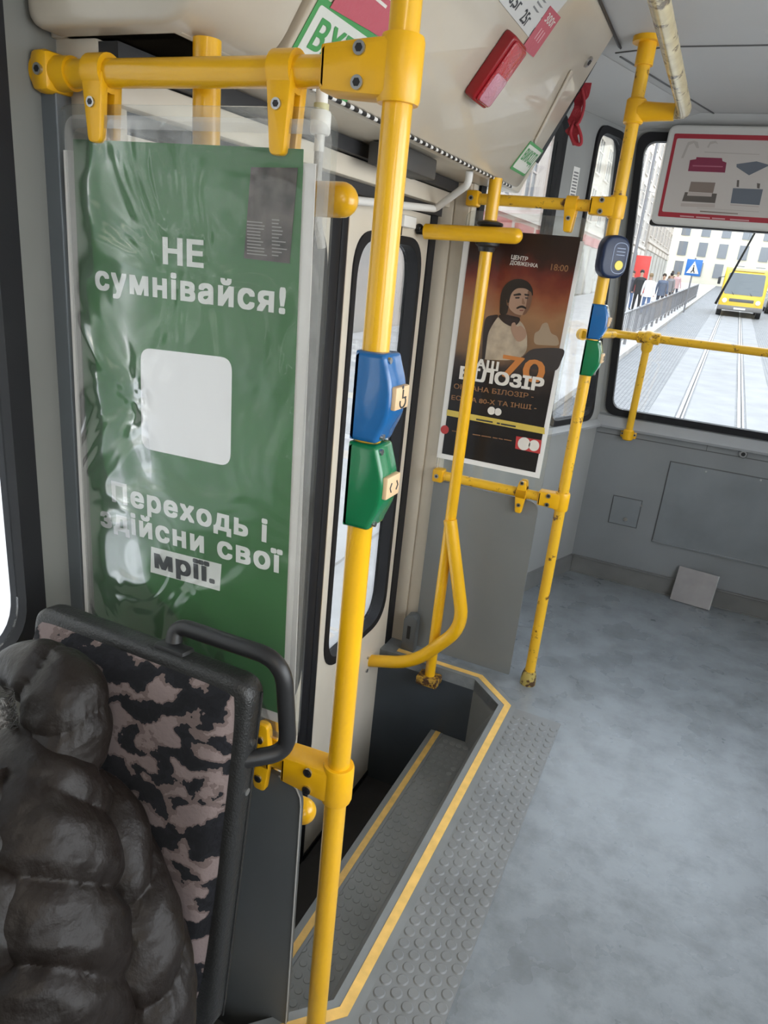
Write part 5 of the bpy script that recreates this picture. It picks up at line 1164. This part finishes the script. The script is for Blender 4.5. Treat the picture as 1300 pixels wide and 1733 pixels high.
for s in (-1, 1):
    bobj('headlight', cyl((bx_+s*1.02, by_-0.04, bz_+1.03), (bx_+s*1.02, by_+0.05, bz_+1.03), 0.15, 16), mat('headlight_glass', (0.75, 0.75, 0.72), 0.15), k)
    m_ = bobj('mirror', rbox((bx_+s*1.62-0.09, by_-0.10, bz_+2.0), (bx_+s*1.62+0.09, by_-0.02, bz_+2.45), 0.03), BLACK, k); bobj('mirror_arm', tube([(bx_+s*1.33, by_+0.15, bz_+2.5), (bx_+s*1.62, by_-0.06, bz_+2.45)], 0.02, 8), BLACK, m_)
    for wy in (1.1, 5.6): bobj('wheel', cyl((bx_+s*1.08, by_+wy, bz_+0.46), (bx_+s*1.38, by_+wy, bz_+0.46), 0.46, 20), BLACK, k)
    for q in range(4): bobj('side_window', bb(s*1.365-0.012, s*1.365+0.012, 1.3+1.5*q, 2.6+1.5*q, 1.55, 2.7, 0.0), BG, k)
for s in (-0.55, 0.55): bobj('wiper', tube([(bx_+s, by_-0.01, bz_+1.42), (bx_+s-0.45, by_+0.17, bz_+1.95)], 0.02, 6), BLACK, k)
# dark car
cc_ = pY(1322, 535, 54.5); cx_, cy_ = cc_.x, 54.5; cz_ = E(2.9, 54.5).z
k = thing('car', 'dark grey car beside the yellow bus at the right edge', 'car', (cx_, cy_+2, cz_))
CP = mat('car_paint', (0.06, 0.07, 0.075), 0.25, coat=0.5)
low = roundpoly([(0, 0.35), (0.05, 0.85), (1.2, 1.05), (4.4, 1.05), (4.7, 0.9), (4.7, 0.35)], 0.18, 4); cab = roundpoly([(1.1, 1.0), (2.0, 1.62), (3.5, 1.65), (4.5, 1.0)], 0.2, 4)
obj('body', prism(low, lambda s, z, d: Vector((cx_+d, cy_+s, cz_+z)), -1.0, 1.0, 0.1, 3), CP, k)
obj('cabin', prism(cab, lambda s, z, d: Vector((cx_+d, cy_+s, cz_+z)), -0.82, 0.82, 0.1, 3), BG, k)
obj('roof', rbox((cx_-0.72, cy_+2.0, cz_+1.62), (cx_+0.72, cy_+3.5, cz_+1.69), 0.03), CP, k)
obj('grille', rbox((cx_-0.45, cy_-0.03, cz_+0.58), (cx_+0.45, cy_+0.03, cz_+0.78), 0.01), BLACK, k)
for s in (-1, 1):
    obj('headlight', rbox((cx_+s*0.72-0.2, cy_-0.02, cz_+0.66), (cx_+s*0.72+0.2, cy_+0.1, cz_+0.82), 0.03), mat('headlight_glass', (0, 0, 0)), k)
    for wy in (0.9, 3.7): obj('wheel', cyl((cx_+s*0.78, cy_+wy, cz_+0.33), (cx_+s*1.0, cy_+wy, cz_+0.33), 0.33, 18), BLACK, k)
# window wiper on the outside of the tail window
wa, wb_ = pP(1279, 392, Vector((0, 3.86, 0.9))+RAKE_N*-0.06, RAKE_N), pP(1211, 514, Vector((0, 3.86, 0.9))+RAKE_N*-0.06, RAKE_N)
k = thing('wiper', 'thin black wiper slanting across the outside of the tail window', 'wiper', wa)
obj('blade', tube([wa, (wa+wb_)/2, wb_], [0.004, 0.005, 0.006], 8), BLACK, k); wc = wa+(wa-wb_)*0.75
obj('arm', tube([wc, wa], 0.006, 8), BLACK, k); obj('pivot', cyl(wc+Vector((0, -0.02, 0)), wc+Vector((0, 0.03, 0)), 0.015, 12), BLACK, k)
